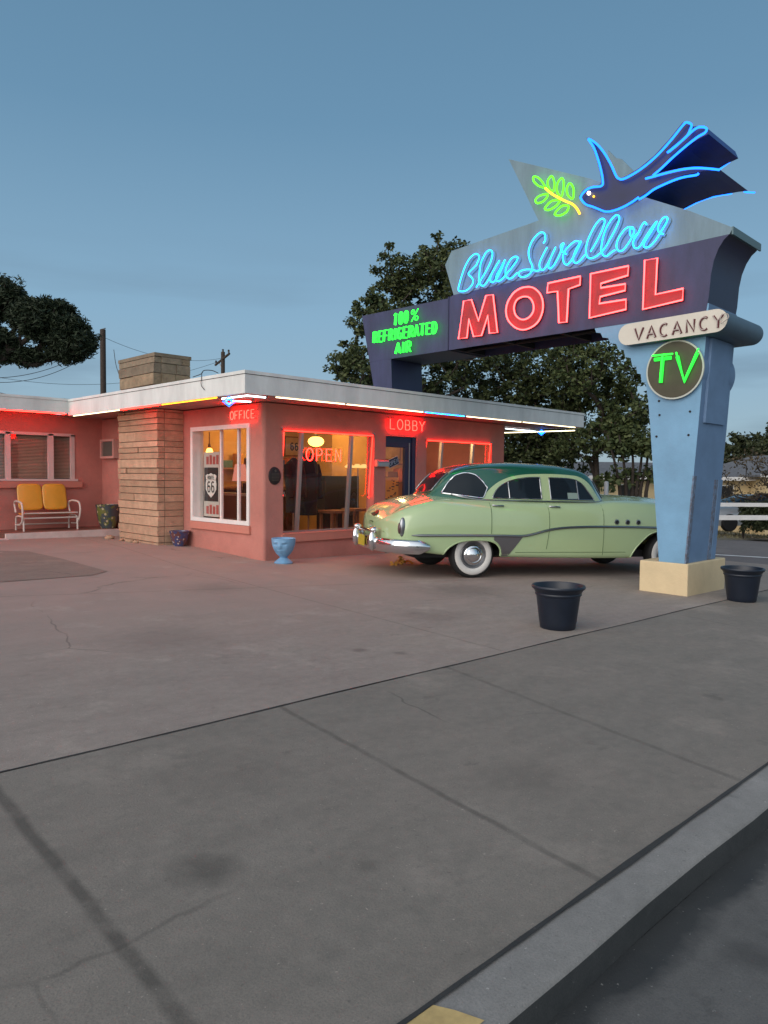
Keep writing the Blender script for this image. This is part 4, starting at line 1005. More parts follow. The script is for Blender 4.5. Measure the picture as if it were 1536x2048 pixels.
# wrap-round rear window in three panes, and windscreen
def sec_pt(u, t, off):                      # t: 0 at the belt .. 1 at the roof centre line
    s_ = cab_sec(u); x = t*(len(s_)-1); i = min(int(x), len(s_)-2); f = x-i
    v = s_[i][0]+(s_[i+1][0]-s_[i][0])*f; z = s_[i][1]+(s_[i+1][1]-s_[i][1])*f; return v, z
def uvpatch(corners, name, m, side=1, off=.010, rim=M_chromed, n=14, both=False, rr=.011):
    # corners: function (a,b)->(u, v) ; z found on the shell top
    def top(u, v):
        s_ = cab_sec(u); v = abs(v)
        for (a, za), (b, zb_) in zip(s_, s_[1:]):
            if b <= v <= a: return za+(zb_-za)*(a-v)/max(a-b, 1e-9)
        return s_[0][1] if v > s_[0][0] else s_[-1][1]
    def Fp(a, b):
        u, v = corners(a, b); z = top(u, v); e_ = .02
        zu = (top(u+e_, v)-top(u-e_, v))/(2*e_); zv = (top(u, abs(v)+e_)-top(u, max(0, abs(v)-e_)))/(e_+min(e_, abs(v)) if abs(v) < e_ else 2*e_)
        if v < 0: zv = -zv
        nrm = Vector((-zu, -zv, 1)).normalized(); p = Vector((u, v, z))+nrm*off; return (p.x, p.y*side, p.z)
    mb = MB().grid(Fp, n, n); o = cpart(mb, name, m, smooth=60)
    edge = [Fp(i/n, 0) for i in range(n+1)]+[Fp(1, j/n) for j in range(1, n+1)]+[Fp(1-i/n, 1) for i in range(1, n+1)]+[Fp(0, 1-j/n) for j in range(1, n)]
    cpart(MB().tube(edge, rr, 6, closed=True), 'window_trim', rim, o, smooth=60)
    return o
def lerp(a, b, t): return a+(b-a)*t
# centre pane: u from base to header, v from -.40 to .40
uvpatch(lambda a, b: (lerp(-.535+.10*(2*b-1)**2*.5, -.225, a), lerp(-.36, .36, b)*(1-.0*a)), 'rear_window', M_cglass)
cpl = [(-.40, 1.292), (-.1, 1.262), (.17, 1.24), (.275, 1.395)]
cph = [(-.40, 1.31), (-.29, 1.47), (-.17, 1.585), (-.02, 1.625), (.10, 1.60), (.20, 1.51), (.275, 1.405)]
for side in (1, -1):      # corner panes
    patch(-.40, .275, lambda u: smooth_tab(cpl, u), lambda u: smooth_tab(cph, u), .010, 'rear_corner_window', M_cglass, side, rim=M_chrome, nu=40, nz=12)
uvpatch(lambda a, b: (lerp(2.53, 2.285, a), lerp(-.60, .60, b)), 'windscreen', M_cglass)
# --- side trim (sweep moulding with the dip ahead of the rear wheel)
sweep = [(-1.04, .66), (-.6, .665), (0, .67), (.4, .67), (.76, .668), (.92, .69), (1.08, .728), (1.24, .765), (1.5, .80), (1.85, .818), (2.2, .825), (2.8, .825), (3.4, .815), (4.0, .80)]
for side in (1, -1):
    P = smoothpath([Vector((u, 0, z)) for u, z in sweep], 4)
    P = [(p.x, side*(body_v(p.x, p.z)+.006), p.z) for p in P]
    st_ = cpart(MB().tube(P, [.006]+[.020]*(len(P)-2)+[.008], 8), 'sweep_moulding', M_chromed, smooth=60)
    mb = MB()
    low = lambda u: lerp_tab([(.28, .60), (.35, .555), (.40, .49), (.425, .42), (.43, .352), (.53, .35), (.58, .41), (.64, .48), (.70, .555), (.78, .655)], u)
    mb.grid(lambda a, b: ((lambda u, z: (u, side*(body_v(u, z)+.006), z))(.28+.5*a, lerp(low(.28+.5*a), .662, b))), 30, 6)
    dp = cpart(mb, 'gravel_guard', M_trimd, smooth=60)
    for u0_, z0_, z1_, sl in ((.235, .70, 1.175, 0), (1.25, .46, 1.175, -.04), (2.26, .36, 1.175, 0)):
        P = [(u0_+(sl*(1-(z-z0_)/.3) if z < z0_+.3 else 0), side*(body_v(u0_, z)+.0005), z) for z in span(z0_, z1_, 10)]
        cpart(MB().tube(P, .0065, 4), 'door_gap', M_gap, smooth=60)
    P = [(u, side*(body_v(u, .41)+.0005), .41) for u in span(.66, 2.7, 14)]
    cpart(MB().tube(P, .0045, 4), 'sill_line', M_gap)
    for u0_ in (.36, 1.37):
        v0 = body_v(u0_, 1.135)
        cpart(MB().tube([(u0_-.09, side*(v0+.005), 1.135), (u0_-.07, side*(v0+.035), 1.135), (u0_+.08, side*(v0+.035), 1.132), (u0_+.10, side*(v0+.004), 1.13)], .013, 6), 'door_handle', M_chromed, smooth=60)
    for u0_ in (2.505, 2.715, 2.925):
        v0 = body_v(u0_, .905); o = cpart(MB().lathe([(.001, side*.012), (.030, side*.012), (.043, side*.010), (.048, -side*.01)], 16, (u0_, side*v0, .905), 'y'), 'porthole', M_chromed, smooth=60)
        cpart(MB().lathe([(.001, side*.0155), (.031, side*.0145), (.032, side*.009)], 14, (u0_, side*v0, .905), 'y'), 'porthole_centre', M_dark, o)
    # tail lamp
    uu = -1.115; v0 = body_v(uu, .80)
    t_ = cpart(MB().ell((uu-.045, side*(v0-.045), .775), (.055, .042, .150), 12, 10), 'tail_lamp', M_chromed, smooth=80)
    cpart(MB().ell((uu-.095, side*(v0-.045), .76), (.025, .034, .085), 10, 8), 'lens', mat('dull_lens', (.09, .05, .05), .2), t_, smooth=80)
# trunk emblem, lid seams, bumper, guards, plate
cpart(MB().prism([(-1.345, -.13, .925), (-1.335, 0, .89), (-1.345, .13, .925), (-1.32, .06, .955), (-1.315, 0, .97), (-1.32, -.06, .955)], (.05, 0, .03)), 'boot_emblem', M_chromed, smooth=30)
for v0 in (-.66, .66):
    def zt(u, v):
        s_ = body_sec(u)
        for (a, za), (b, zb_) in zip(s_[::-1], s_[::-1][1:]):
            if a <= v <= b: return za+(zb_-za)*(v-a)/max(b-a, 1e-9)
        return 1
    P = [(u, v0*(1 if u > -1.2 else .97), zt(u, abs(v0))+.001) for u in span(-1.24, -.62, 10)]
    cpart(MB().tube(P, .005, 4), 'boot_seam', M_gap)
bp_path = [(-.80, 1.10), (-.95, 1.10), (-1.10, 1.065), (-1.25, .96), (-1.36, .78), (-1.42, .55), (-1.455, .25), (-1.46, 0)]
bpth = smoothpath([Vector((a, b, 0)) for a, b in bp_path], 5); bpth = [(p.x, p.y) for p in bpth]; bpth = bpth+[(a, -b) for a, b in bpth[-2::-1]]
prof = [(0, .085), (.025, .088), (.045, .06), (.055, .02), (.05, -.03), (.032, -.07), (.0, -.09), (-.012, 0)]
bu = MB(); n_ = len(bpth); rr = []
for i, (a, b) in enumerate(bpth):
    d = Vector(bpth[min(i+1, n_-1)])-Vector(bpth[max(i-1, 0)]); d.normalize(); nrm = Vector((d.y, -d.x))
    if nrm.dot(Vector((a+.3, b))) < 0: nrm = -nrm
    tp = min(1, .45+min(i, n_-1-i)*.12)
    rr.append([(a+nrm.x*o, b+nrm.y*o, .49+h*tp*1.2) for o, h in prof])
K = len(prof); bu.add([p for r in rr for p in r], [(i*K+k, i*K+(k+1) % K, (i+1)*K+(k+1) % K, (i+1)*K+k) for i in range(n_-1) for k in range(K)]+[tuple(range(K)), tuple(range((n_-1)*K, n_*K))])
bump = cpart(bu, 'rear_bumper', M_chrome, smooth=70)
for v0 in (-.46, .46):
    u0_ = -1.455
    gd = cpart(MB().ell((u0_-.035, v0, .53), (.065, .052, .155), 12, 10), 'bumper_guard', M_chrome, smooth=80)
    cpart(MB().ell((u0_-.01, v0, .70), (.07, .058, .05), 12, 8), 'guard_cap', M_chrome, gd, smooth=80)
cpart(MB().tube([(-1.45, -.46, .68), (-1.47, -.2, .685), (-1.47, .2, .685), (-1.45, .46, .68)], .022, 8), 'guard_bar', M_chrome, smooth=60)
pl_ = cpart(MB().box((-1.535, -.17, .43), (-1.527, .17, .60)), 'number_plate', mat('yellow_plate', (.42, .33, .03), .5, var=.2, vs=25))
# wheels
def wheel(u0_, side, steer=0):
    V0 = .955*side if side > 0 else -.955
    M_ = Matrix.Translation((u0_, V0-side*.10, .362))
    def L(prof, n=40): return MB().lathe([(r, side*(h+.10)) for r, h in prof], n, (0, 0, 0), 'y').xf(M_)
    t_ = cpart(L([(.21, -.20), (.30, -.205), (.345, -.18), (.364, -.13), (.364, -.05), (.352, -.015), (.335, .0), (.322, .004), (.310, .004)]), 'wheel', M_rubber, smooth=50)
    cpart(L([(.312, .0045), (.306, .010), (.285, .018), (.25, .018), (.218, .008), (.212, -.004)]), 'whitewall', M_wwall, t_, smooth=50)
    cpart(L([(.213, .004), (.205, .012), (.196, .010), (.188, -.006), (.170, -.012), (.165, -.004)]), 'rim', mat('grey_rim', (.20, .20, .21), .35, metal=.6), t_, smooth=50)
    cpart(L([(.168, .000), (.160, .016), (.145, .026), (.120, .034), (.115, .028), (.10, .040), (.06, .058), (.03, .064), (.001, .066)]), 'hubcap', M_chrome, t_, smooth=60)
for u0_ in (0, 3.60):
    for side in (1, -1): wheel(u0_, side)
cpart(MB().box((-.9, -.75, .30), (4.1, .75, .42)), 'underbody', M_dark)
# radio aerial stub / windscreen sign card in the front window
cpart(MB().add([(1.70, cab_v(1.7, 1.27)+.014, 1.262), (1.90, cab_v(1.9, 1.27)+.014, 1.262), (1.90, cab_v(1.9, 1.36)+.014, 1.36), (1.70, cab_v(1.7, 1.36)+.014, 1.36)], [(0,1,2,3)]), 'window_card', mat('pale_card', (.22, .30, .27), .7))
cpart(MB().ell((4.62, 0, 1.0), (.05, .3, .12), 12, 8), 'grille', M_chrome, smooth=60)
cpart(MB().tube([(2.4, .60, 1.27), (2.42, .55, 1.31)], .01, 6), 'wiper', M_chromed)

# ------------------------------------------------------------------ things outside the motel
def local_thing(name, loc, label, cat, group=None): return empty(name, loc, label, cat, group)
# the two black tubs
def tub(px, py, label, tilt=0):
    p = G(px, py); d = np.array([p[0], p[1]])/np.hypot(p[0], p[1]); c = p[:2]+d*.17; z = g(c[0], c[1])
    s_ = 1.0
    t = local_thing('planter_tub', (c[0], c[1], z), label, 'planter', 'black tubs on the forecourt')
    pf = [(.001, .012), (.165, .012), (.17, .0), (.180, .01), (.186, .06), (.190, .075), (.222, .33), (.228, .345), (.236, .352), (.238, .362), (.234, .372), (.252, .405), (.268, .415), (.275, .432), (.268, .448), (.252, .446), (.244, .425), (.21, .30), (.001, .29)]
    MB().lathe([(r, h) for r, h in pf], 40).build('tub_body', M_black, parent=t, smooth=45)
    MB().lathe([(.001, .312), (.205, .305), (.214, .30)], 24).build('soil', mat('dark_soil', (.03, .028, .03), .95, var=.3, vs=30, bump=.5), parent=t, smooth=60)
    return t
tub(1115, 1262, 'black tub planter standing alone in the open forecourt before the sedan')
tub(1483, 1205, 'black tub planter beside the cream footing of the sign')
# blue face urn
p = G(567, 1128); d = np.array([p[0], p[1]])/np.hypot(p[0], p[1]); c = p[:2]+d*.12
urn = local_thing('face_urn', (c[0], c[1], g(c[0], c[1])), 'light blue pedestal urn with a moulded face by the office corner', 'planter')
M_urn = mat('blue_urn_paint', (.16, .33, .52), .55, var=.12, vs=8, bump=.15, bs=30)
fa = math.atan2(-d[1], -d[0])-.35
ub = MB(); npf = [(.001, 0), (.155, 0), (.162, .015), (.13, .045), (.08, .085), (.062, .10), (.075, .12), (.12, .16), (.165, .23), (.195, .31), (.205, .38), (.207, .43), (.200, .435), (.185, .43), (.17, .38), (.001, .37)]
def urn_r(r, h, a):
    da = math.remainder(a-fa, 2*math.pi); e = 0
    if r > .1 and h > .14 and h < .432 and r > .1:
        e += .022*math.exp(-(da/.16)**2)*math.exp(-((h-.30)/.055)**2)          # nose
        e += .014*math.exp(-((abs(da)-.42)/.17)**2)*math.exp(-((h-.372)/.018)**2)    # brows
        e += .012*math.exp(-(da/.30)**2)*math.exp(-((h-.222)/.014)**2)+.010*math.exp(-(da/.26)**2)*math.exp(-((h-.192)/.012)**2)   # lips
        e += .012*math.exp(-((abs(da)-.62)/.24)**2)*math.exp(-((h-.27)/.045)**2)
        e -= .016*math.exp(-((abs(da)-.40)/.15)**2)*math.exp(-((h-.335)/.018)**2)    # eye hollows
    return r+e
hs = []
for (r0, h0), (r1, h1) in zip(npf, npf[1:]):
    k = 8 if h1 > .15 and r1 > .1 and h0 < .43 and h1 > h0 else 2
    hs += [(r0+(r1-r0)*i/k, h0+(h1-h0)*i/k) for i in range(k)]
hs.append(npf[-1]); N_ = 96
vs = [(urn_r(r, h, 2*math.pi*k/N_)*math.cos(2*math.pi*k/N_), urn_r(r, h, 2*math.pi*k/N_)*math.sin(2*math.pi*k/N_), h) for r, h in hs for k in range(N_)]
ub.add(vs, [(i*N_+k, i*N_+(k+1) % N_, (i+1)*N_+(k+1) % N_, (i+1)*N_+k) for i in range(len(hs)-1) for k in range(N_)])
ub.build('urn_body', M_urn, parent=urn, smooth=50)
# painted pottery
def painted_pot_mat(name, base, c2, c3, sc):
    m = mat(name, base, .25, coat=.5); t = m.node_tree; b = t.nodes['Principled BSDF']; tc = t.nodes.new('ShaderNodeTexCoord')
    v = t.nodes.new('ShaderNodeTexVoronoi'); v.inputs['Scale'].default_value = sc; t.links.new(tc.outputs['Object'], v.inputs['Vector'])
    n = t.nodes.new('ShaderNodeTexNoise'); n.inputs['Scale'].default_value = sc*.7; t.links.new(tc.outputs['Object'], n.inputs['Vector'])
    r = t.nodes.new('ShaderNodeMapRange'); r.inputs[1].default_value = .30; r.inputs[2].default_value = .24; t.links.new(v.outputs['Distance'], r.inputs[0])
    r2 = t.nodes.new('ShaderNodeMapRange'); r2.inputs[1].default_value = .50; r2.inputs[2].default_value = .56; t.links.new(n.outputs[0], r2.inputs[0])
    mx = t.nodes.new('ShaderNodeMix'); mx.data_type = 'RGBA'; mx.inputs[6].default_value = (*base, 1); mx.inputs[7].default_value = (*c2, 1); t.links.new(r2.outputs[0], mx.inputs[0])
    my = t.nodes.new('ShaderNodeMix'); my.data_type = 'RGBA'; my.inputs[7].default_value = (*c3, 1); t.links.new(mx.outputs[2], my.inputs[6]); t.links.new(r.outputs[0], my.inputs[0])
    t.links.new(my.outputs[2], b.inputs['Base Color']); return m
pt = local_thing('patio_pot', (7.29, 16.31, .262), 'large glazed flower-painted pot on the porch beside the stone pillar', 'pot')
MB().lathe([(.001, 0), (.15, 0), (.20, .12), (.245, .28), (.25, .38), (.262, .43), (.27, .47), (.25, .47), (.23, .42), (.001, .40)], 32).build('pot_body', painted_pot_mat('green_painted_glaze', (.055, .075, .085), (.13, .15, .04), (.42, .36, .22), 11), parent=pt, smooth=45)
pt.scale = (1.0, 1.0, 1.15)
p = G(357, 1088)
pt2 = local_thing('patio_pot', (XW-.22, 13.15, g(7.3, 13.1)), 'small blue and white painted pot between stone pillar and office window', 'pot')
MB().lathe([(.001, 0), (.11, 0), (.15, .10), (.185, .24), (.195, .27), (.205, .30), (.185, .30), (.17, .26), (.001, .24)], 32).build('pot_body', painted_pot_mat('blue_painted_glaze', (.05, .06, .15), (.13, .05, .05), (.40, .36, .38), 16), parent=pt2, smooth=45)
# rocks at the pillar foot
random.seed(11)
for i, (x, y, s_) in enumerate([(244, 1077, .11), (262, 1081, .07), (270, 1083, .055), (280, 1084, .08), (297, 1085, .07)]):
    p = G(x, y); mb = MB(); mb.ell((0, 0, 0), (s_, s_*.75, s_*.5), 9, 6); mb.v = [tuple(c*random.uniform(.82, 1.15) for c in q) for q in mb.v]
    o = mb.build('rock', MS[i % 3], smooth=50); o.location = (min(p[0], 6.86), p[1]*1.0, g(p[0], p[1])+s_*.3); o.rotation_euler = (0, 0, i*1.3)
    tag(o, ['largest tan rock at the left foot of the stone pillar', 'second rock from the left at the stone pillar foot', 'smallest tan rock in the row at the pillar foot', 'fourth rock from the left at the stone pillar foot', 'rightmost rock in the row at the pillar foot'][i], 'rock', 'rocks at the foot of the stone pillar')
# yellow-brown heap of small flat pieces under the car's tail
p = G(815, 1131); lf = MB()
for i in range(46):
    a = random.uniform(0, 6.28); r = random.uniform(0, .22); c_ = Vector((r*math.cos(a)*1.2, r*math.sin(a)*.6, random.uniform(.01, .14)*(1-r*3.2) if r < .3 else .01)); u_ = Vector((random.uniform(-1, 1), random.uniform(-1, 1), random.uniform(-.6, .6))).normalized()*.05; w_ = u_.orthogonal().normalized()*.025
    lf.add([c_-u_, c_+w_, c_+u_, c_-w_], [(0,1,2,3)])
o = lf.build('yellow_heap', mat('yellow_brown_flakes', (.50, .24, .04), .7, var=.4, vs=9)); o.location = (p[0], p[1]+.15, g(p[0], p[1])+.01); tag(o, 'small yellow-brown heap lying by the far rear wheel of the sedan', 'leaf heap')

# glider bench on the porch
YB = 16.55
bx0 = on(40, 1020, 1, YB)[0]; bx1 = on(152, 1020, 1, YB)[0]; bc = (bx0+bx1)/2; bw = (bx1-bx0)
bench = local_thing('glider_bench', (bc, YB, .262), 'yellow metal glider bench with white tube arms on the porch', 'bench')
M_yel = mat('mustard_enamel', (.66, .34, .035), .4, var=.08, coat=.3); M_wtube = mat('white_tube_paint', (.62, .55, .50), .4, var=.08)
hw = bw/2-.065
for s_ in (-1, 1):
    mb = MB(); cx_ = s_*hw*.5; w_ = hw*.99
    def FB(a, b):
        a = 2*a-1; b = 2*b-1; k = 1.0; x = a*w_*.5*(1-.10*abs(b)**6); z = b*.285*(1-.12*abs(a)**6)
        return (cx_+x, .34+.06*(b)+.02*a*a-.01, .715+z)
    mb.grid(FB, 16, 12); o = mb.build('backrest', M_yel, parent=bench, smooth=60); so = o.modifiers.new('s', 'SOLIDIFY'); so.thickness = .02
    mb = MB(); mb.grid(lambda a, b: (cx_+(2*a-1)*w_*.5, -.14+.46*b, .40-.03*math.sin(b*math.pi)-.03*b+(.0 if b > .04 else -.03)), 8, 12)
    o = mb.build('seat', M_yel, parent=bench, smooth=60); so = o.modifiers.new('s', 'SOLIDIFY'); so.thickness = .02
for s_ in (-1, 1):
    X_ = s_*(hw+.05)
    P = smoothpath([Vector(q) for q in [(X_, .30, .38), (X_, .38, .56), (X_+s_*.02, .26, .625), (X_+s_*.03, .0, .62), (X_+s_*.03, -.15, .58), (X_+s_*.03, -.20, .42), (X_+s_*.02, -.14, .22), (X_+s_*.02, .0, .13)]], 5)
    MB().tube(P, .021, 8).build('armrest', M_wtube, parent=bench, smooth=60)
    P = smoothpath([Vector(q) for q in [(X_-s_*.01, -.14, .0), (X_-s_*.01, -.13, .22), (X_-s_*.01, -.06, .30), (X_-s_*.01, .26, .30), (X_-s_*.01, .33, .22), (X_-s_*.01, .34, .0)]], 5)
    MB().tube(P, .02, 8).build('leg', M_wtube, parent=bench, smooth=60)
    MB().tube([(X_+s_*.02, .0, .13), (X_+s_*.02, .28, .12)], .014, 6).build('glide_bar', M_wtube, parent=bench)
MB().tube([(-hw-.04, -.13, .27), (hw+.04, -.13, .27)], .018, 8).build('front_rail', M_wtube, parent=bench, smooth=60)
MB().tube([(-hw-.04, -.15, .375), (hw+.04, -.15, .375)], .016, 8).build('seat_rail', M_wtube, parent=bench, smooth=60)
MB().tube([(-hw-.04, .33, .12), (hw+.04, .33, .12)], .016, 8).build('rear_rail', M_wtube, parent=bench, smooth=60)
# wall air conditioner in the side wall of the porch
ac = local_thing('air_conditioner', (XW, 16.65, 1.85), 'small salmon-framed air conditioner in the wall beside the stone pillar', 'air conditioner')
MB().box((-.12, -.36, 0), (.01, -.30, .44)).box((-.12, .30, 0), (.01, .36, .44)).box((-.12, -.30, 0), (.01, .30, .05)).box((-.12, -.30, .39), (.01, .30, .44)).build('housing', mat('pink_metal_frame', (.55, .30, .26), .6), parent=ac)
gr_ = MB(); gr_.box((-.06, -.30, .05), (-.05, .30, .39))
for k in range(14): gr_.box((-.085, -.30, .06+k*.0235), (-.062, .30, .068+k*.0235))
gr_.build('grille', mat('grey_grille', (.17, .17, .15), .6), parent=ac)
# oval bronze plaque
pq = local_thing('plaque', (7.77, YL, 1.49), 'dark oval bronze plaque on the salmon wall left of the lobby window', 'plaque')
om = MB(); om.lathe([(.001, -.03), (.105, -.03), (.125, -.022), (.13, 0)], 40, (0, 0, 0), 'y'); om.v = [(x, y, z*1.22) for x, y, z in om.v]
om.build('plaque_plate', mat('dark_bronze', (.035, .027, .028), .45, metal=.5, bump=.2), parent=pq, smooth=40)
MB().prism([(0+.03*math.cos(t)*(1 if i % 2 else .5), -.031, .09+.03*math.sin(t)*(1 if i % 2 else .5)) for i, t in enumerate([k*math.pi/5 for k in range(10)])], (0, -.004, 0)).build('emblem', mat('worn_bronze', (.14, .11, .09), .4, metal=.6), parent=pq)
for k, zz in enumerate((.045, .02, -.005, -.03, -.055, -.08)):
    hwq = .085*math.sqrt(max(.1, 1-(zz/.15)**2)); MB().box((-hwq, -.034, zz-.004), (hwq, -.030, zz+.004)).build('raised_line', MATS['worn_bronze'], parent=pq)
# letter box tube on the wall left of the door
a_ = on(753, 927, 1, YL-.06); b_ = on(775, 927, 1, YL-.06)
mbx = local_thing('mailbox', (a_[0], YL-.06, a_[2]), 'grey metal mailbox on the wall between lobby window and door', 'mailbox')
w_ = b_[0]-a_[0]; mm_ = MB(); mm_.prism([(0, -.05, -.06), (0, .055, -.06), (0, .055, .05), (0, .03, .075), (0, -.02, .075), (0, -.05, .04)], (w_, 0, 0)); mm_.build('box_body', M_alu, parent=mbx, bevel=.006)
MB().box((-.005, -.058, .02), (w_+.005, -.05, .035)).build('lid_edge', M_chromed, parent=mbx)
# tilted door sign
cs = on(787, 924, 1, YL+.03); dsn = local_thing('door_sign', (cs[0], YL+.035, cs[2]), 'small tilted dark blue sign hanging in the door glass', 'sign'); dsn.rotation_euler = (0, -R_(20), 0)
MB().box((-.15, -.006, -.085), (.15, .006, .085)).build('board', mat('pale_sign_border', (.35, .42, .48), .5), parent=dsn)
MB().box((-.14, -.009, -.075), (.14, -.0065, .075)).build('board_face', mat('dark_blue_sign', (.012, .02, .05), .4), parent=dsn)
lt = MB(); pth, l0 = text_paths('OPEN', .075, .07, .012)
place(lt, pth, (-l0/2, -.012, -.04), (1, 0, 0), (0, 0, 1), .008, 6, flat=((0, 1, 0), .3)); lt.build('lettering', mat('pale_blue_letter', (.28, .40, .50), .5), parent=dsn)

# ------------------------------------------------------------------ inside the lobby
def globe(name, px, py, Y, r, label, sy=.65, col=None):
    p = on(px, py, 1, Y); t = local_thing(name, p, label, 'lamp')
    MB().ell((0, 0, 0), (r, r, r*sy), 18, 10).build('globe', N_bulb, parent=t, smooth=80)
    MB().lathe([(.001, r*sy+.02), (r*.5, r*sy), (r*.45, r*sy-.03)], 16).tube([(0, 0, r*sy), (0, 0, 2.66-p[2])], .01, 6).build('ceiling_mount', M_chromed, parent=t, smooth=60)
    return t, p
globe('ceiling_lamp', 632, 883, 12.2, .17, 'warm glass globe lamp hanging behind the lobby window above the OPEN sign')
t, p = globe('ceiling_lamp', 690, 850, 12.9, .16, 'warm glass globe lamp deep inside the lobby hidden by the window head')
lamp_fills = [(9.5, 13.3, 2.45, 26), (11.7, 12.0, 2.45, 60), (8.9, 13.3, 2.4, 20)]  # unseen point lights; the middle one is added to brighten the doorway
for i, (x, y, z, e) in enumerate(lamp_fills):
    l = bpy.data.lights.new('lobby_lamp_fill', 'POINT'); l.energy = e; l.color = (1, .60, .26); l.shadow_soft_size = .12
    o = bpy.data.objects.new('lobby_lamp_fill', l); COL.objects.link(o); o.location = (x, y, z)
# amber lamp in the office window
p = on(419, 909, 0, XW+.42)
al = local_thing('hanging_lamp', p, 'amber glass lamp hanging in the left of the office window', 'lamp')
MB().lathe([(.03, -.13), (.065, -.10), (.075, -.02), (.07, .06), (.05, .11), (.03, .13)], 12).build('glass_shade', N_bulb, parent=al, smooth=70)
MB().tube([(0, 0, .12), (0, 0, .45)], .012, 6).lathe([(.02, .12), (.035, .15), (.02, .22)], 10).build('stem', M_wood, parent=al, smooth=60)
MB().lathe([(.001, -.2), (.035, -.18), (.03, -.13), (.02, -.12)], 10).build('finial', MATS['neon_yellow'] if False else M_wood, parent=al)
# board with route shield behind the office window
bY0, bY1 = on(437, 950, 0, XW+.20)[1], on(399, 950, 0, XW+.20)[1]
Xb = XW+.22
rb = local_thing('window_board', (Xb, 12.6, .68), 'tall display board with black and white route 66 shield in the office window', 'sign')
ybL, ybR = .36, -.20
zs = [0, .30, .32, .98, 1.0, 1.24]
MB().box((-.012, ybR, 0), (.012, ybL, 1.26)).build('board', mat('off_white_board', (.55, .50, .44), .6), parent=rb)
MB().box((-.018, ybR+.03, .30), (-.012, ybL-.03, .96)).build('black_panel', M_dark, parent=rb)
sh = [(0, .18), (.09, .15), (.13, .16), (.20, .13), (.18, .05), (.20, -.04), (.19, -.14), (.12, -.22), (0, -.30)]
shp = [(-.022, y*.98, z+.67) for y, z in sh]+[(-.022, -y*.98, z+.67) for y, z in sh[-2:0:-1]]
MB().prism([(x, y+.08, z) for x, y, z in shp], (.004, 0, 0)).build('shield', mat('white_shield', (.75, .72, .66), .5), parent=rb)
bl_ = mat('black_letter', (.01, .01, .01), .5)
def board_text(txt, h, w, gap, yc, z, r, m, parent, x=-.026):
    pth, l0 = text_paths(txt, h, w, gap); mb = MB()
    place(mb, pth, (x, yc+l0/2, z), (0, -1, 0), (0, 0, 1), r, 6, flat=((1, 0, 0), .2)); return mb.build('lettering', m, parent=parent)
board_text('ROUTE', .06, .045, .012, .08, .735, .0065, bl_, rb); MB().box((-.025, -.10, .715), (-.021, .26, .721)).build('shield_line', bl_, parent=rb)
board_text('66', .20, .14, .03, .08, .48, .015, bl_, rb)
rd_ = mat('faded_red_letter', (.40, .07, .06), .6)
for zc_, hh in ((1.02, .18), (.05, .18)):      # worn red blocks of the upper and lower panels
    for k in range(4): MB().box((-.017, .26-k*.12-.085, zc_), (-.0125, .26-k*.12, zc_+hh*(1 if k % 2 else .85))).build('red_block', rd_, parent=rb)
# dim shapes inside
def framed(name, cx_, cy_, cz_, w, h, ax, col, label, cat='picture', frame=M_wood):
    t = local_thing(name, (cx_, cy_, cz_), label, cat)
    if ax == 'y':
        MB().box((-w/2-.03, -.03, -h/2-.03), (w/2+.03, 0, h/2+.03)).build('frame', frame, parent=t); MB().box((-w/2, -.034, -h/2), (w/2, -.031, h/2)).build('print', col, parent=t)
    else:
        MB().box((-.0, -w/2-.03, -h/2-.03), (.03, w/2+.03, h/2+.03)).build('frame', frame, parent=t); MB().box((-.034+.03, -w/2, -h/2), (-.001, w/2, h/2)).build('print', col, parent=t)
    return t
m_ymap = mat('yellowed_print', (.50, .33, .10), .7, var=.35, vs=5); m_or = mat('orange_print', (.55, .14, .03), .6, var=.2); m_dk = mat('dark_print', (.06, .03, .02), .6, var=.5, vs=8)
p = on(587, 893, 1, 14.39); t = framed('wall_sign', p[0], 14.399, p[2], .50, .42, 'y', mat('aged_cream_print', (.45, .32, .16), .7, var=.15), 'cream route 66 shield picture on the back wall of the lobby')
mb = MB(); pth, l0 = text_paths('66', .17, .13, .03); place(mb, pth, (-l0/2, -.04, -.09), (1, 0, 0), (0, 0, 1), .017, 6, flat=((0, 1, 0), .2)); mb.build('lettering', bl_, parent=t)
p = on(652, 950, 1, 14.39); framed('wall_map', p[0], 14.399, p[2], .95, .75, 'y', m_ymap, 'large yellowed map on the back wall of the lobby', 'map')
p = on(612, 935, 1, 14.39); framed('picture', p[0]-.05, 14.399, p[2]+.18, .35, .28, 'y', m_dk, 'small dark picture on the back wall behind the OPEN sign')
p = on(783, 898, 1, 13.09); framed('picture', p[0], 13.098, p[2], .55, .50, 'y', m_ymap, 'framed picture seen through the upper door glass')
p = on(795, 955, 1, 12.6)
sh_ = local_thing('shop_shelf', (p[0], 12.6, .06), 'wooden shop shelf with orange goods seen through the door', 'shelf')
MB().box((-.5, -.15, 0), (.6, .15, .05)).box((-.5, -.15, 1.27), (.6, .15, 1.31)).box((-.5, -.15, 1.72), (.6, .15, 1.76)).box((-.5, -.15, .05), (-.46, .15, 1.27)).box((.56, -.15, .05), (.6, .15, 1.27)).build('shelf_frame', M_wood, parent=sh_)
o = MB().box((p[0]-.05, 12.5, 1.372), (p[0]+.45, 12.7, 1.70)).build('orange_box', m_or, bevel=.01); tag(o, 'orange box on the shelf seen through the door', 'box')
o = MB().box((p[0]-.45, 12.5, 1.372), (p[0]-.1, 12.68, 1.62)).build('brown_box', M_wood, bevel=.01); tag(o, 'brown box on the shelf seen through the door', 'box')
p = on(785, 985, 1, 11.9)
yb_ = local_thing('poster_board', (p[0], 11.9, .06), 'yellow poster board with black marks standing inside the door', 'sign')
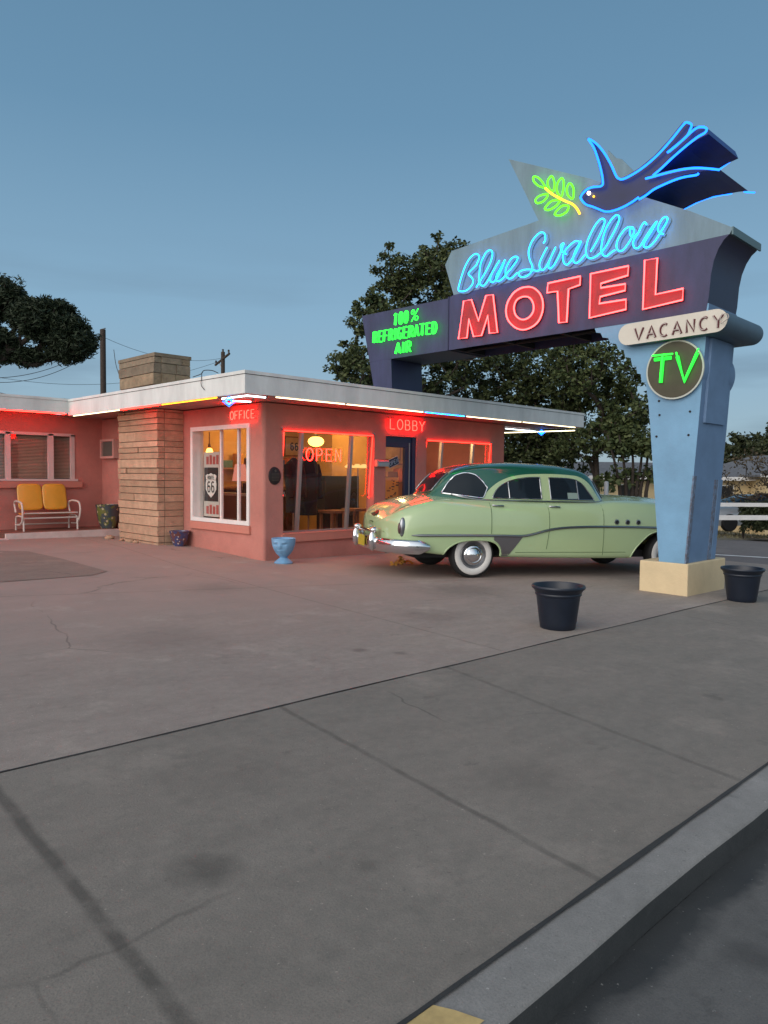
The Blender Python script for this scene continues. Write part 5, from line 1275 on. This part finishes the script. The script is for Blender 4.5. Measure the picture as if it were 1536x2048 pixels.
MB().box((-.32, -.01, 0), (.18, .01, 1.42)).build('board', mat('bright_yellow_board', (.70, .42, .06), .6), parent=yb_)
random.seed(3)
for k in range(22):
    x_, z_ = random.uniform(-.28, .12), .70+k*.031; MB().box((x_, -.014, z_), (x_+random.uniform(.03, .10), -.0105, z_+random.uniform(.012, .03))).build('black_mark', bl_, parent=yb_)
# black jackets on a stand right behind the glass
M_cloth = mat('black_cloth', (.010, .009, .010), .95, bump=.3, bs=20)
def jacket(px0, px1, Y, ztop, zbot, label, rot):
    a, b = on(px0, 950, 1, Y), on(px1, 950, 1, Y); c = (a[0]+b[0])/2; w = (b[0]-a[0])/2
    t = local_thing('jacket', (c, Y, zbot), label, 'jacket', 'black jackets on the display stand'); H = ztop-zbot
    tb = [(0, .85), (.3, .86), (.6, .93), (.80, .98), (.88, .90), (.94, .60), (.98, .30), (1, .18)]
    mb = MB(); mb.grid(lambda u, v: (lambda ww, an: (ww*math.cos(an)*w, .16*math.sin(an)*min(1, ww+.1), H*v))(smooth_tab(tb, v), 2*math.pi*u), 32, 24); mb.build('jacket_body', M_cloth, parent=t, smooth=70)
    for s_ in (-1, 1): MB().tube(smoothpath([(s_*w*.80, 0, H*.86), (s_*w*1.0, -.04, H*.70), (s_*w*1.02, -.08, H*.45), (s_*w*.98, -.12, H*.28)]), [.085-.0016*i for i in range(19)], 10).build('sleeve', M_cloth, parent=t, smooth=70)
    MB().tube([(0, 0, -zbot+.08), (0, 0, H+.03)], .018, 6).build('stand_pole', M_wood, parent=t)
jacket(573, 601, 11.45, 1.84, .78, 'black jacket on a stand behind the left pane of the lobby window', 0)
jacket(600, 634, 11.75, 1.88, .70, 'black jacket on a stand behind the middle pane of the lobby window', 0)
# goods on the back shelf of the lobby
bs_ = local_thing('wall_shelf', (9.6, 14.2, 1.62), 'long wooden shelf of goods on the back wall of the lobby', 'shelf')
MB().box((-1.5, -.15, 0), (1.5, .19, .04)).box((-1.5, -.15, -.42), (1.5, .19, -.38)).build('shelf_board', M_wood, parent=bs_)
for k, (x_, w_, h_, col, nm_) in enumerate([(-1.35, .22, .28, (.30, .06, .03), 'red'), (-1.0, .16, .20, (.55, .45, .25), 'cream'), (-.7, .25, .16, (.05, .12, .10), 'dark green'), (-.3, .14, .32, (.50, .22, .04), 'amber'), (.0, .26, .22, (.08, .04, .03), 'dark brown'), (.42, .2, .30, (.45, .30, .10), 'mustard'), (.8, .18, .2, (.03, .05, .14), 'navy'), (1.12, .24, .26, (.40, .12, .08), 'brick-coloured')]):
    o = MB().box((9.6+x_, 14.08, 1.662), (9.6+x_+w_, 14.32, 1.662+h_)).build('goods_box', mat('goods_'+nm_.replace(' ', '_'), col, .6, var=.3, vs=12), bevel=.008); tag(o, nm_+' box on the back wall shelf of the lobby', 'box')
# wooden tables inside
def table(px, py, Y, w, label, h=.74):
    p = on(px, py, 1, Y); t = local_thing('side_table', (p[0], Y, .06), label, 'table', 'wooden tables inside the lobby')
    MB().box((-w/2, -.22, h-.06), (w/2, .22, h)).build('table_top', M_wood, parent=t, bevel=.008)
    for a in (-1, 1):
        for b in (-1, 1): MB().box((a*(w/2-.05)-.025, b*.17-.025, 0), (a*(w/2-.05)+.025, b*.17+.025, h-.06)).build('leg', M_wood, parent=t)
table(668, 1040, 11.5, .50, 'left wooden table behind the lobby window'); table(712, 1040, 11.9, .50, 'right wooden table behind the lobby window')
# three-light floor lamp and coats at the right of the window
p = on(716, 928, 1, 12.4); fl = local_thing('floor_lamp', (p[0], 12.4, .06), 'thin floor lamp with three lit shades behind the lobby window', 'lamp')
MB().tube([(0, 0, 0), (0, 0, p[2]-.1)], .014, 6).lathe([(.001, 0), (.14, 0), (.14, .02), (.001, .03)], 16).build('pole', M_chromed, parent=fl, smooth=60)
for dx in (-.26, -.02, .18): MB().lathe([(.04, p[2]-.06), (.11, p[2]-.12), (.09, p[2]-.15), (.001, p[2]-.15)], 14, (dx, 0, 0)).build('lamp_shade', neon('dim_lamp_shade', (1, .50, .16), 1.6), parent=fl, smooth=60)
o = MB().box((p[0]-.55, 12.9, .06), (p[0]+.5, 13.2, 1.5)).build('display_cabinet', M_dark, bevel=.01); tag(o, 'dark display cabinet behind the floor lamp in the lobby', 'cabinet')
# counter seen through the office window with pink lamp and till
ct = local_thing('reception_counter', (9.0, 13.3, .06), 'tan wooden reception counter seen through the office window', 'counter')
MB().box((-.3, -.9, 0), (.3, .9, 1.0)).build('counter_body', mat('tan_counter', (.17, .085, .04), .6, var=.2, vs=2), parent=ct)
MB().box((-.36, -.96, 1.002), (.36, .96, 1.05)).build('counter_top', mat('grey_counter_top', (.40, .36, .33), .4), parent=ct)
p = on(478, 922, 0, 8.95)
pk = local_thing('table_lamp', (8.98, p[1], 1.11), 'table lamp with a big pink shade on the reception counter', 'lamp')
MB().lathe([(.13, .30), (.17, .0+.28)], 20).lathe([(.11, .62), (.17, .26)], 24).build('lamp_shade', neon('pink_shade', (1.0, .30, .20), .75), parent=pk, smooth=60)
MB().lathe([(.001, 0), (.09, 0), (.05, .05), (.03, .25), (.02, .3)], 16).build('lamp_base', M_dark, parent=pk, smooth=60)
o = MB().box((8.9, p[1]-.55, 1.111), (9.2, p[1]-.2, 1.33)).build('cash_register', M_dark, bevel=.02); tag(o, 'dark cash register on the reception counter', 'till')
framed('picture', IX0+3.3, 13.9, 1.7, .5, .6, 'x', m_dk, 'dark framed picture deep in the office behind the counter')

# ------------------------------------------------------------------ trees
def leafmat(name, c1, c2):
    m = bpy.data.materials.new(name); m.use_nodes = True; t = m.node_tree; b = t.nodes['Principled BSDF']; b.inputs['Roughness'].default_value = .6; b.inputs['Specular IOR Level'].default_value = .25
    gi = t.nodes.new('ShaderNodeNewGeometry'); mx = t.nodes.new('ShaderNodeMix'); mx.data_type = 'RGBA'
    mx.inputs[6].default_value = (*c1, 1); mx.inputs[7].default_value = (*c2, 1)
    t.links.new(gi.outputs['Random Per Island'], mx.inputs[0]); t.links.new(mx.outputs[2], b.inputs['Base Color'])
    return m
L_dark = leafmat('elm_leaves', (.020, .036, .014), (.085, .100, .036))
L_mid = leafmat('young_leaves', (.026, .045, .016), (.10, .12, .045))
L_pine = leafmat('pine_needles', (.012, .022, .012), (.035, .048, .024))
L_jun = leafmat('juniper_needles', (.02, .03, .014), (.06, .07, .03))
def leaf_mesh(name, cents, n_per, rad, size, m, parent, rng, flat=1.0, elong=1.8, clump=None):
    cents = np.asarray(cents, float); N = len(cents)*n_per
    idx = np.repeat(np.arange(len(cents)), n_per)
    d = rng.normal(size=(N, 3)); d /= np.linalg.norm(d, axis=1)[:, None]
    r = (rng.random(N)**.5)*rad*(np.ones(len(cents)) if clump is None else clump)[idx]
    c = cents[idx]+d*r[:, None]*np.array([1, 1, flat])
    u = rng.normal(size=(N, 3)); u[:, 2] *= .7; u /= np.linalg.norm(u, axis=1)[:, None]
    w = np.cross(u, rng.normal(size=(N, 3))); w /= np.linalg.norm(w, axis=1)[:, None]
    s = size*(.6+.8*rng.random(N)); u *= (s*elong/2)[:, None]; w *= (s/2)[:, None]
    V = np.empty((N, 4, 3)); V[:, 0] = c-u; V[:, 1] = c+w*.9+u*.1; V[:, 2] = c+u; V[:, 3] = c-w*.9+u*.1
    me = bpy.data.meshes.new(name); me.vertices.add(N*4); me.vertices.foreach_set('co', V.ravel())
    me.loops.add(N*4); me.loops.foreach_set('vertex_index', np.arange(N*4, dtype=np.int32)); me.polygons.add(N)
    me.polygons.foreach_set('loop_start', np.arange(0, N*4, 4, dtype=np.int32)); me.polygons.foreach_set('loop_total', np.full(N, 4, dtype=np.int32))
    me.materials.append(m); me.update(); me.validate()
    o = bpy.data.objects.new(name, me); COL.objects.link(o); o.parent = parent; return o
def grow(base, nodes0, targets, rng, r0=.16, step=.45, tip=.017):
    # connect every target to the nearest existing branch node; radii from the load each node carries
    nodes = [np.array(n, float) for n in nodes0]; par = [-1]+list(range(len(nodes0)-1)); tips = []
    root = nodes[0]
    for tg in sorted(targets, key=lambda t: np.linalg.norm(np.array(t)-nodes0[-1])):
        tg = np.array(tg); A = np.array(nodes); dd = np.linalg.norm(A-tg, axis=1)+.35*np.maximum(0, A[:, 2]-tg[2]+.2)*2
        dd[:max(1, len(nodes0)//2)] += 5
        i = int(np.argmin(dd)); p = nodes[i]; L = np.linalg.norm(tg-p); k = max(1, int(L/step)); pr_ = i
        bend = rng.normal(size=3)*.10*L
        for q in range(1, k+1):
            f = q/k; pt = p+(tg-p)*f+bend*math.sin(f*math.pi)+rng.normal(size=3)*.03*step; nodes.append(pt); par.append(pr_); pr_ = len(nodes)-1
        tips.append(pr_)
    load = np.zeros(len(nodes))
    for t_ in tips:
        j = t_
        while j >= 0: load[j] += 1; j = par[j]
    rad = np.maximum(tip, r0*(load/max(load.max(), 1))**.47)
    return nodes, par, rad
def branch_mesh(nodes, par, rad, name, parent, m, minr=0):
    mb = MB(); kids = {}
    for i, p in enumerate(par): kids.setdefault(p, []).append(i)
    stack = [0] if par[0] == -1 else []; done = set()
    starts = [(None, 0)]
    while starts:
        p, i = starts.pop(); path = [] if p is None else [p]
        while True:
            path.append(i); ch = kids.get(i, [])
            if not ch: break
            ch = sorted(ch, key=lambda c: -rad[c])
            for c in ch[1:]: starts.append((i, c))
            i = ch[0]
        rr = [float(rad[j]) for j in path]
        if p is not None: rr[0] = min(rr[0], rr[1]*1.1)
        mb.tube([nodes[j] for j in path], rr, 6 if max(rr) > .05 else 4)
    o = mb.build(name, m, smooth=70); o.parent = parent; return o
def tree(name, base, label, lobes, trunk, ncl, n_per, rad, size, lm, seed, r0=.16, group=None, cat='tree', flat=.8, shell=.55, step=.5):
    """lobes: list of (centre xyz rel, radii xyz, weight)"""
    rng = np.random.default_rng(seed); t = empty(name, base, label, cat, group)
    W = np.array([l[2] for l in lobes], float); W /= W.sum(); C_ = []
    while len(C_) < ncl:
        l = lobes[rng.choice(len(lobes), p=W)]; d = rng.normal(size=3); d /= np.linalg.norm(d)
        r = (shell+(1-shell)*rng.random()) if rng.random() < .7 else rng.random()
        r *= 1+.14*math.sin(d[0]*9+d[2]*7+seed)+(.22*rng.random() if rng.random() < .22 else 0)
        C_.append(np.array(l[0])+d*np.array(l[1])*r)
    nodes, par, rd = grow(base, trunk, C_, rng, r0, step)
    branch_mesh(nodes, par, rd, 'trunk', t, M_bark)
    leaf_mesh('crown', C_, n_per, rad, size, lm, t, rng, flat, clump=.6+.8*rng.random(len(C_)))
    return t
def gpt(px, depth):                      # ground point under photo column px at a depth along the view axis
    d = RW @ np.array([px-768, -(955-1024), -FPX]); fw = RW @ np.array([0, 0, -1.0]); p = CAM+d*(depth/(d @ fw)); return np.array([p[0], p[1], g(p[0], p[1])])
def pxz(px, py, depth, base):
    d = ray(px, py); fw = RW @ np.array([0, 0, -1.0]); p = CAM+d*(depth/(d @ fw)); return p-base
def lobe(px, py, depth, base, rpx, rpy, rd_, w):
    k = depth/FPX; return (pxz(px, py, depth, base), (rpx*k, rd_, rpy*k), w)
# big elm behind the left part of the sign
D = 24.0; b = gpt(850, D)
lb = [lobe(840, 560, D, b, 88, 75, 1.6, 1.6), lobe(755, 640, D-1, b, 48, 55, 1.3, 1.0), lobe(712, 735, D-1, b, 38, 60, 1.2, .7), lobe(860, 700, D, b, 110, 85, 2.0, 1.6), lobe(905, 530, D, b, 40, 45, 1.2, .5), lobe(800, 800, D+.5, b, 110, 60, 1.6, 1.0)]
tree('elm_tree', b, 'tall dark elm behind the roof and the left end of the sign', lb, [(0, 0, 0), (.05, 0, .9), (-.05, .1, 1.8), (0, .1, 2.6)], 520, 50, .25, .082, L_dark, 3, .15, 'trees behind the motel')
D = 26.0; b = gpt(1000, D)
lb = [lobe(965, 770, D, b, 110, 95, 2.0, 1.5), lobe(1075, 760, D, b, 95, 100, 2.0, 1.6), lobe(1050, 890, D, b, 105, 65, 2.0, 1.6), lobe(1130, 820, D-1, b, 65, 75, 1.6, 1.1), lobe(1090, 925, D-1, b, 70, 35, 1.4, .7)]
tree('elm_tree', b, 'dark elm behind the lobby roof in the middle of the row', lb, [(0, 0, 0), (.1, 0, .8), (.05, .1, 1.7), (.2, .1, 2.4)], 580, 48, .27, .086, L_dark, 8, .15, 'trees behind the motel')
D = 23.0; b = gpt(1195, D)
lb = [lobe(1190, 740, D, b, 80, 65, 1.5, 1.3), lobe(1255, 800, D, b, 60, 80, 1.4, 1.3), lobe(1150, 690, D, b, 70, 30, 1.2, .5), lobe(1230, 865, D, b, 68, 42, 1.3, 1.0), lobe(1150, 900, D, b, 50, 30, 1.2, .4)]
tree('elm_tree', b, 'looser elm between the overhang and the blue sign leg', lb, [(0, 0, 0), (.0, 0, .9), (.1, .1, 1.7), (.0, .1, 2.6)], 290, 44, .25, .082, L_mid, 21, .12, 'trees behind the motel')
# small many-stemmed tree left of the sign leg
D = 22.0; b = gpt(1262, D)
for_ = [lobe(1270, 890, D, b, 50, 24, 1.0, .8), lobe(1225, 960, D, b, 40, 25, .8, .14), lobe(1300, 955, D, b, 35, 30, .8, .14)]
rng = np.random.default_rng(5); t = empty('small_tree', b, 'small many-stemmed tree standing close left of the blue sign leg', 'tree')
stems = []
for k, (x1, x2) in enumerate([(1240, 1215), (1252, 1238), (1264, 1262), (1280, 1300), (1292, 1318), (1272, 1285)]):
    P = smoothpath([pxz(x1, 1062, D, b)*np.array([1, 1, 0])+np.array([0, 0, -.1]), pxz(x1, 985, D, b), pxz((x1+x2)/2+3, 930, D, b), pxz(x2, 870, D, b)], 5)
    MB().tube(P, [.075-.0035*i for i in range(len(P))], 7).build('stem', M_bark, parent=t, smooth=70)
C_ = []
for l in for_:
    for i in range(int(110*l[2])):
        d = rng.normal(size=3); d /= np.linalg.norm(d); C_.append(l[0]+d*np.array(l[1])*rng.random()**.5)
leaf_mesh('crown', C_, 16, .22, .10, L_mid, t, rng)
# dark pine over the left wing
D = 21.0; b = gpt(-70, D)
lb = [lobe(5, 598, D, b, 36, 42, 1.0, .8), lobe(90, 640, D-.3, b, 62, 42, 1.0, 1.8), lobe(140, 680, D-.3, b, 46, 44, .9, 1.2), lobe(-20, 690, D, b, 60, 40, 1.1, 1.0), lobe(60, 715, D, b, 30, 16, .5, .25), lobe(-90, 620, D, b, 75, 85, 1.5, 1.1)]
rng = np.random.default_rng(17); t = empty('pine_tree', b, 'dark pine reaching over the roof of the left wing', 'tree')
C_ = []
for l in lb:
    for i in range(int(230*l[2])):
        d = rng.normal(size=3); d /= np.linalg.norm(d); C_.append(l[0]+d*np.array(l[1])*(rng.random()**.45))
nodes, par, rd = grow(b, [(0, 0, 0), (0, 0, 1.5), (.1, 0, 3), (.2, 0, 4.5)], C_[::4], rng, .22, .4)
branch_mesh(nodes, par, rd, 'trunk', t, M_bark)
leaf_mesh('crown', C_, 62, .20, .042, L_pine, t, rng, flat=.7, elong=3.6, clump=.6+.8*rng.random(len(C_)))
# distant junipers behind the cream house
for (px, py, rx, ry, D, lab) in [(1478, 905, 52, 38, 48, 'round dark juniper behind the cream house right of the sign leg'), (1425, 930, 30, 25, 52, 'low dark juniper behind the cream house next to the sign leg'), (1560, 885, 34, 45, 44, 'tall dark tree at the right edge of the picture behind the house'), (1516, 905, 16, 20, 46, 'small dark juniper between two bigger ones behind the house')]:
    b = gpt(px, D); tree('juniper_tree', b, lab, [lobe(px, py, D, b, rx, ry, rx*D/FPX, 1), lobe(px, py+ry, D, b, rx*.9, ry, rx*D/FPX, 1)], [(0, 0, 0), (0, 0, .8), (0, 0, 1.6)], 230, 45, .30, .14, L_jun, int(px), .15, 'junipers behind the cream house', step=.8)
# bare shrub in front of the house on the right
D = 27.0; b = gpt(1590, D); rng = np.random.default_rng(2)
t = empty('bare_shrub', b, 'almost leafless spreading shrub behind the white rail fence at the right', 'shrub')
C_ = [pxz(x, y, D+rng.uniform(-1, 1), b) for x, y in zip(rng.uniform(1438, 1620, 130), rng.uniform(895, 1000, 130)) if y > 890+(1536-x)*.35]
nodes, par, rd = grow(b, [(0, 0, 0), (0, 0, .4), (-.1, 0, .8)], C_, rng, .09, .3, tip=.010)
branch_mesh(nodes, par, rd, 'branches', t, M_bark)
leaf_mesh('twig_leaves', C_, 9, .30, .07, leafmat('dry_leaves', (.05, .04, .025), (.12, .09, .05)), t, rng)
# hedge under the fence
D = 25.5; b = gpt(1490, D); rng = np.random.default_rng(9)
t = empty('hedge_bush', b, 'low dark green bush behind the lower fence rail', 'bush')
C_ = [pxz(x, y, D+rng.uniform(-.6, .6), b) for x, y in zip(rng.uniform(1484, 1570, 260), rng.uniform(1008, 1058, 260)) if (x > 1478 or y > 1030)]
leaf_mesh('foliage', C_, 34, .16, .06, L_jun, t, rng)
MB().tube([(0, 0, -.1), (0, 0, .5)], .04, 5).build('stem', M_bark, parent=t)

# ------------------------------------------------------------------ poles, wires, fence, house, far car
def vpole(name, px, ytop, D, r, label, cat='utility pole'):
    b = gpt(px, D); tp = pxz(px, ytop, D, b); t = empty(name, b, label, cat); MB().tube([(0, 0, -.2), tuple(tp*np.array([0, 0, 1])*.5), tuple(tp*np.array([0, 0, 1]))], [r*1.2, r*1.05, r], 10).build('pole', M_pole, parent=t, smooth=60)
    return t, b, tp[2]
t, b1, h1 = vpole('utility_pole', 208, 662, 34, .125, 'bare wooden utility pole without a crossarm left of the chimney')
MB().tube([(.02, 0, h1), (0, 0, h1+.05)], .13, 8).build('pole_cap', mat('zinc_cap', (.2, .2, .2), .5), parent=t)
MB().tube(smoothpath([(.35, -.35, h1-.9), (.42, -.42, h1-1.6), (.6, -.6, h1-2.6), (.62, -.62, h1-4.5)]), .015, 4).build('guy_wire', M_wire, parent=t)
t, b2, h2 = vpole('utility_pole', 446, 706, 44, .12, 'distant utility pole with a crossarm above the office roof')
rx = Vector((.98, -.2, 0)); ca = [(-rx.x*1.25, -rx.y*1.25, h2-.62), (rx.x*.95, rx.y*.95, h2-.08)]
MB().tube([(.22, 1.18, h2-.62), (-.27, -1.1, h2-.25)], .07, 6).build('crossarm', M_pole, parent=t)
MB().tube([(.12, .6, h2-.52), (0, 0, h2-1.2)], .025, 5).build('brace', M_alu, parent=t)
for q in ((.21, 1.1, h2-.53), (-.25, -1.0, h2-.18), (0, 0, h2)): MB().lathe([(.01, 0), (.06, .02), (.05, .1), (.07, .14), (.01, .18)], 8, q).build('insulator', mat('insulator_brown', (.04, .03, .03), .3), parent=t, smooth=60)
def wire(p, q, sag, label, r=.012, cat='power line'):
    P = [Vector(p).lerp(Vector(q), i/24)-Vector((0, 0, sag*4*(i/24)*(1-i/24))) for i in range(25)]
    o = MB().tube(P, r, 4).build('power_line', M_wire, smooth=60); tag(o, label, cat, 'wires running to the utility poles'); return o
def wp(px, py, D): d = ray(px, py); fw = RW @ np.array([0, 0, -1.0]); return CAM+d*(D/(d @ fw))
wire(wp(-40, 755, 30), wp(205, 683, 34), .5, 'upper of two wires slanting up from the left edge to the bare pole')
wire(wp(-40, 762, 30), wp(205, 690, 34), .6, 'lower of two wires slanting up from the left edge to the bare pole')
wire(wp(-60, 770, 28), wp(130, 797, 40), .2, 'thin wire sloping down to the roof of the left wing')
wire(wp(211, 676, 34), wp(446, 716, 44), .5, 'faint wire between the bare pole and the crossarm pole', .009)
wire(wp(-40, 748, 36), wp(440, 722, 44), .9, 'faint long wire passing behind the chimney to the crossarm pole', .009)
# white post far behind the car
b = gpt(1213, 20); t = empty('white_post', b, 'plain grey-white post seen over the bonnet of the sedan', 'post'); hp = pxz(1213, 963, 20, b)[2]
MB().lathe([(.06, -.1), (.06, hp-.02), (.045, hp), (.001, hp+.01)], 12).build('post_shaft', mat('grey_white_post', (.38, .40, .42), .6, var=.1), parent=t, smooth=50)
# two-rail white fence
fp, fq = gpt(1395, 23.0), gpt(1800, 24.5); rl = pxz(1430, 1009, 23.2, np.array([0, 0, 0]))[2]; rl2 = pxz(1430, 1035, 23.2, np.array([0, 0, 0]))[2]
t = empty('rail_fence', fp, 'white two-rail fence beyond the side street', 'fence')
e = fq-fp; eu = Vector((e[0], e[1], 0)).normalized(); el = Vector((e[0], e[1], 0)).length
for zz, hh in ((rl, .06), (rl2, .075)):
    a = Vector((0, 0, zz-fp[2])); nrm = Vector((-eu.y, eu.x, 0))*.03
    mb = MB(); q = [a-nrm-Vector((0, 0, hh)), a+nrm-Vector((0, 0, hh)), a+nrm+Vector((0, 0, hh)), a-nrm+Vector((0, 0, hh))]
    mb.prism(q, eu*el+Vector((0, 0, -.02))); mb.build('rail', M_white, parent=t)
for k in range(4):
    a = eu*(1.9+k*2.6)
    if k == 0: a = eu*.6
    MB().box((a.x-.05, a.y-.05, -.3), (a.x+.05, a.y+.05, rl-fp[2]+.08)).build('post', M_white, parent=t)
# cream house
hb = gpt(1150, 34); he = gpt(1720, 36); L_ = Vector((he[0]-hb[0], he[1]-hb[1], 0)); Lh = L_.length; hu = L_.normalized(); hn = Vector((-hu.y, hu.x, 0))
if hn.dot(Vector((.7, .7, 0))) < 0: hn = -hn
ze = wp(1250, 953, 34)[2]; zr = wp(1250, 924, 37.5)[2]
hs_ = empty('cream_house', hb, 'long low cream stucco building with grey shingle roof across the side street', 'building')
M_house = mat('cream_stucco', (.60, .47, .27), .9, var=.08, vs=1); M_shing = mat('grey_shingles', (.13, .13, .14), .9, var=.25, vs=6, bump=.3)
def hloc(a, n_, z): v = hu*a+hn*n_; return (v.x, v.y, z-hb[2])
def hbox(mb, a0, a1, n0, n1, z0, z1):
    mb.add([hloc(a0, n0, z0), hloc(a1, n0, z0), hloc(a1, n1, z0), hloc(a0, n1, z0), hloc(a0, n0, z1), hloc(a1, n0, z1), hloc(a1, n1, z1), hloc(a0, n1, z1)], [(0,3,2,1),(4,5,6,7),(0,1,5,4),(1,2,6,5),(2,3,7,6),(3,0,4,7)]); return mb
hbox(MB(), 0, Lh, 0, 7, -2.2, ze-.02).build('wall', M_house, parent=hs_)
mb = MB(); mb.add([hloc(-.4, -.45, ze), hloc(Lh, -.45, ze), hloc(Lh, 3.5, zr), hloc(-.4, 3.5, zr), hloc(Lh, 7.4, ze), hloc(-.4, 7.4, ze)], [(0,1,2,3), (3,2,4,5)]); o = mb.build('roof', M_shing, parent=hs_); so = o.modifiers.new('s', 'SOLIDIFY'); so.thickness = .06
hbox(MB(), -.4, Lh, -.48, -.44, ze-.14, ze+.03).build('fascia', M_white, parent=hs_)
a_g = Lh*.60
mb = MB(); zg = wp(1500, 948, 33)[2]; zt = wp(1560, 905, 33)[2]
mb.prism([hloc(a_g, -1.2, -2.2), hloc(a_g+7, -1.2, -2.2), hloc(a_g+7, -1.2, zg-.05), hloc(a_g+3.5, -1.2, zt-.1), hloc(a_g, -1.2, zg-.05)], hn*5); mb.build('gable_wall', M_house, parent=hs_)
for s0, s1 in ((a_g-.5, a_g+3.5), (a_g+7.5, a_g+3.5)):
    mb = MB(); mb.add([hloc(s0, -1.5, zg-.12), hloc(s1, -1.5, zt), hloc(s1, 5, zt), hloc(s0, 5, zg-.12)], [(0,1,2,3)]); o = mb.build('gable_roof', M_shing, parent=hs_); so = o.modifiers.new('s', 'SOLIDIFY'); so.thickness = .08
hbox(MB(), a_g-.5, a_g+7.4, -1.55, -1.5, zg-.14, zg-.02).build('gable_fascia', M_white, parent=hs_)
for a0, w_ in ((2.1, .9), (5.6, .25), (6.9, 1.0)):
    fr = hbox(MB(), a0, a0+w_, -.03, .05, ze-1.35, ze-.35).build('window', M_white, parent=hs_); hbox(MB(), a0+.05, a0+w_-.05, -.035, -.031, ze-1.30, ze-.40).build('pane', M_dark, parent=fr)
for a0 in (.9, 1.6): MB().tube([hloc(a0, 1.2, ze+.1), hloc(a0, 1.2, zr-.05)], .05, 6).build('roof_vent', M_dark, parent=hs_)
# silver car behind the fence
b = gpt(1500, 28.5); z0 = wp(1500, 1060, 28.5)[2]
fc = empty('silver_car', (b[0], b[1], z0), 'silver car parked behind the white rail fence at the right edge', 'car')
fu = Vector((eu.x, eu.y, 0)); fn = Vector((-fu.y, fu.x, 0))
def fcar(tab, wtab, name, m, y0=-.85):
    mb = MB(); uu = span(tab[0][0], tab[-1][0], 34); rings = []
    for u in uu:
        zt_ = smooth_tab(tab, u); zb = wtab[0]; w = wtab[1]*(1-.25*abs((u-(tab[0][0]+tab[-1][0])/2)/((tab[-1][0]-tab[0][0])/2))**4)
        pr2 = [(-w, zb), (-w*1.02, zb+(zt_-zb)*.5), (-w*.93, zb+(zt_-zb)*.85), (-w*.7, zt_), (w*.7, zt_), (w*.93, zb+(zt_-zb)*.85), (w*1.02, zb+(zt_-zb)*.5), (w, zb)]
        rings.append([tuple(fu*u+fn*v+Vector((0, 0, z))) for v, z in pr2])
    K = 8; mb.add([p for r in rings for p in r], [(i*K+k, i*K+(k+1) % K, (i+1)*K+(k+1) % K, (i+1)*K+k) for i in range(34) for k in range(K)]+[tuple(range(K)), tuple(range(34*K, 35*K))])
    return mb.build(name, m, parent=fc, smooth=50)
fcar([(-2.3, .55), (-2.2, .78), (-1.9, .88), (-.9, .95), (1.4, .95), (2.1, .92), (2.3, .6)], (.22, .88), 'body', mat('silver_car_paint', (.36, .38, .40), .3, metal=.4, coat=.6))
fcar([(-1.3, .93), (-.7, 1.22), (0, 1.36), (.7, 1.34), (1.3, 1.15), (1.7, .94)], (.90, .72), 'cabin', M_cglass)
fcar([(-.7, 1.235), (0, 1.375), (.7, 1.355), (.9, 1.30)], (1.2, .66), 'roof', mat('dark_car_roof', (.02, .03, .06), .3, coat=.5))
for u in (-1.45, 1.4):
    for v in (-.8, .8):
        c = fu*u+fn*v; mb = MB(); mb.lathe([(.001, -.1), (.30, -.1), (.33, -.06), (.33, .06), (.30, .1), (.001, .1)], 20, (0, 0, 0), 'y'); o = mb.build('wheel', M_rubber, parent=fc, smooth=50); o.location = (c.x, c.y, .33); o.rotation_euler = (0, 0, math.atan2(fu.y, fu.x))
for v in (-.7, .7):
    c = fu*(-2.26)+fn*v; MB().ell((c.x, c.y, .68), (.05, .12, .06), 8, 6).build('headlight', M_white, parent=fc)
tl = wp(1527, 1015, 27.6)-np.array([b[0], b[1], z0]); MB().ell(tuple(tl), (.16, .12, .09), 10, 8).build('tail_light', neon('tail_light_red', (1, .05, .05), 3), parent=fc, smooth=60)
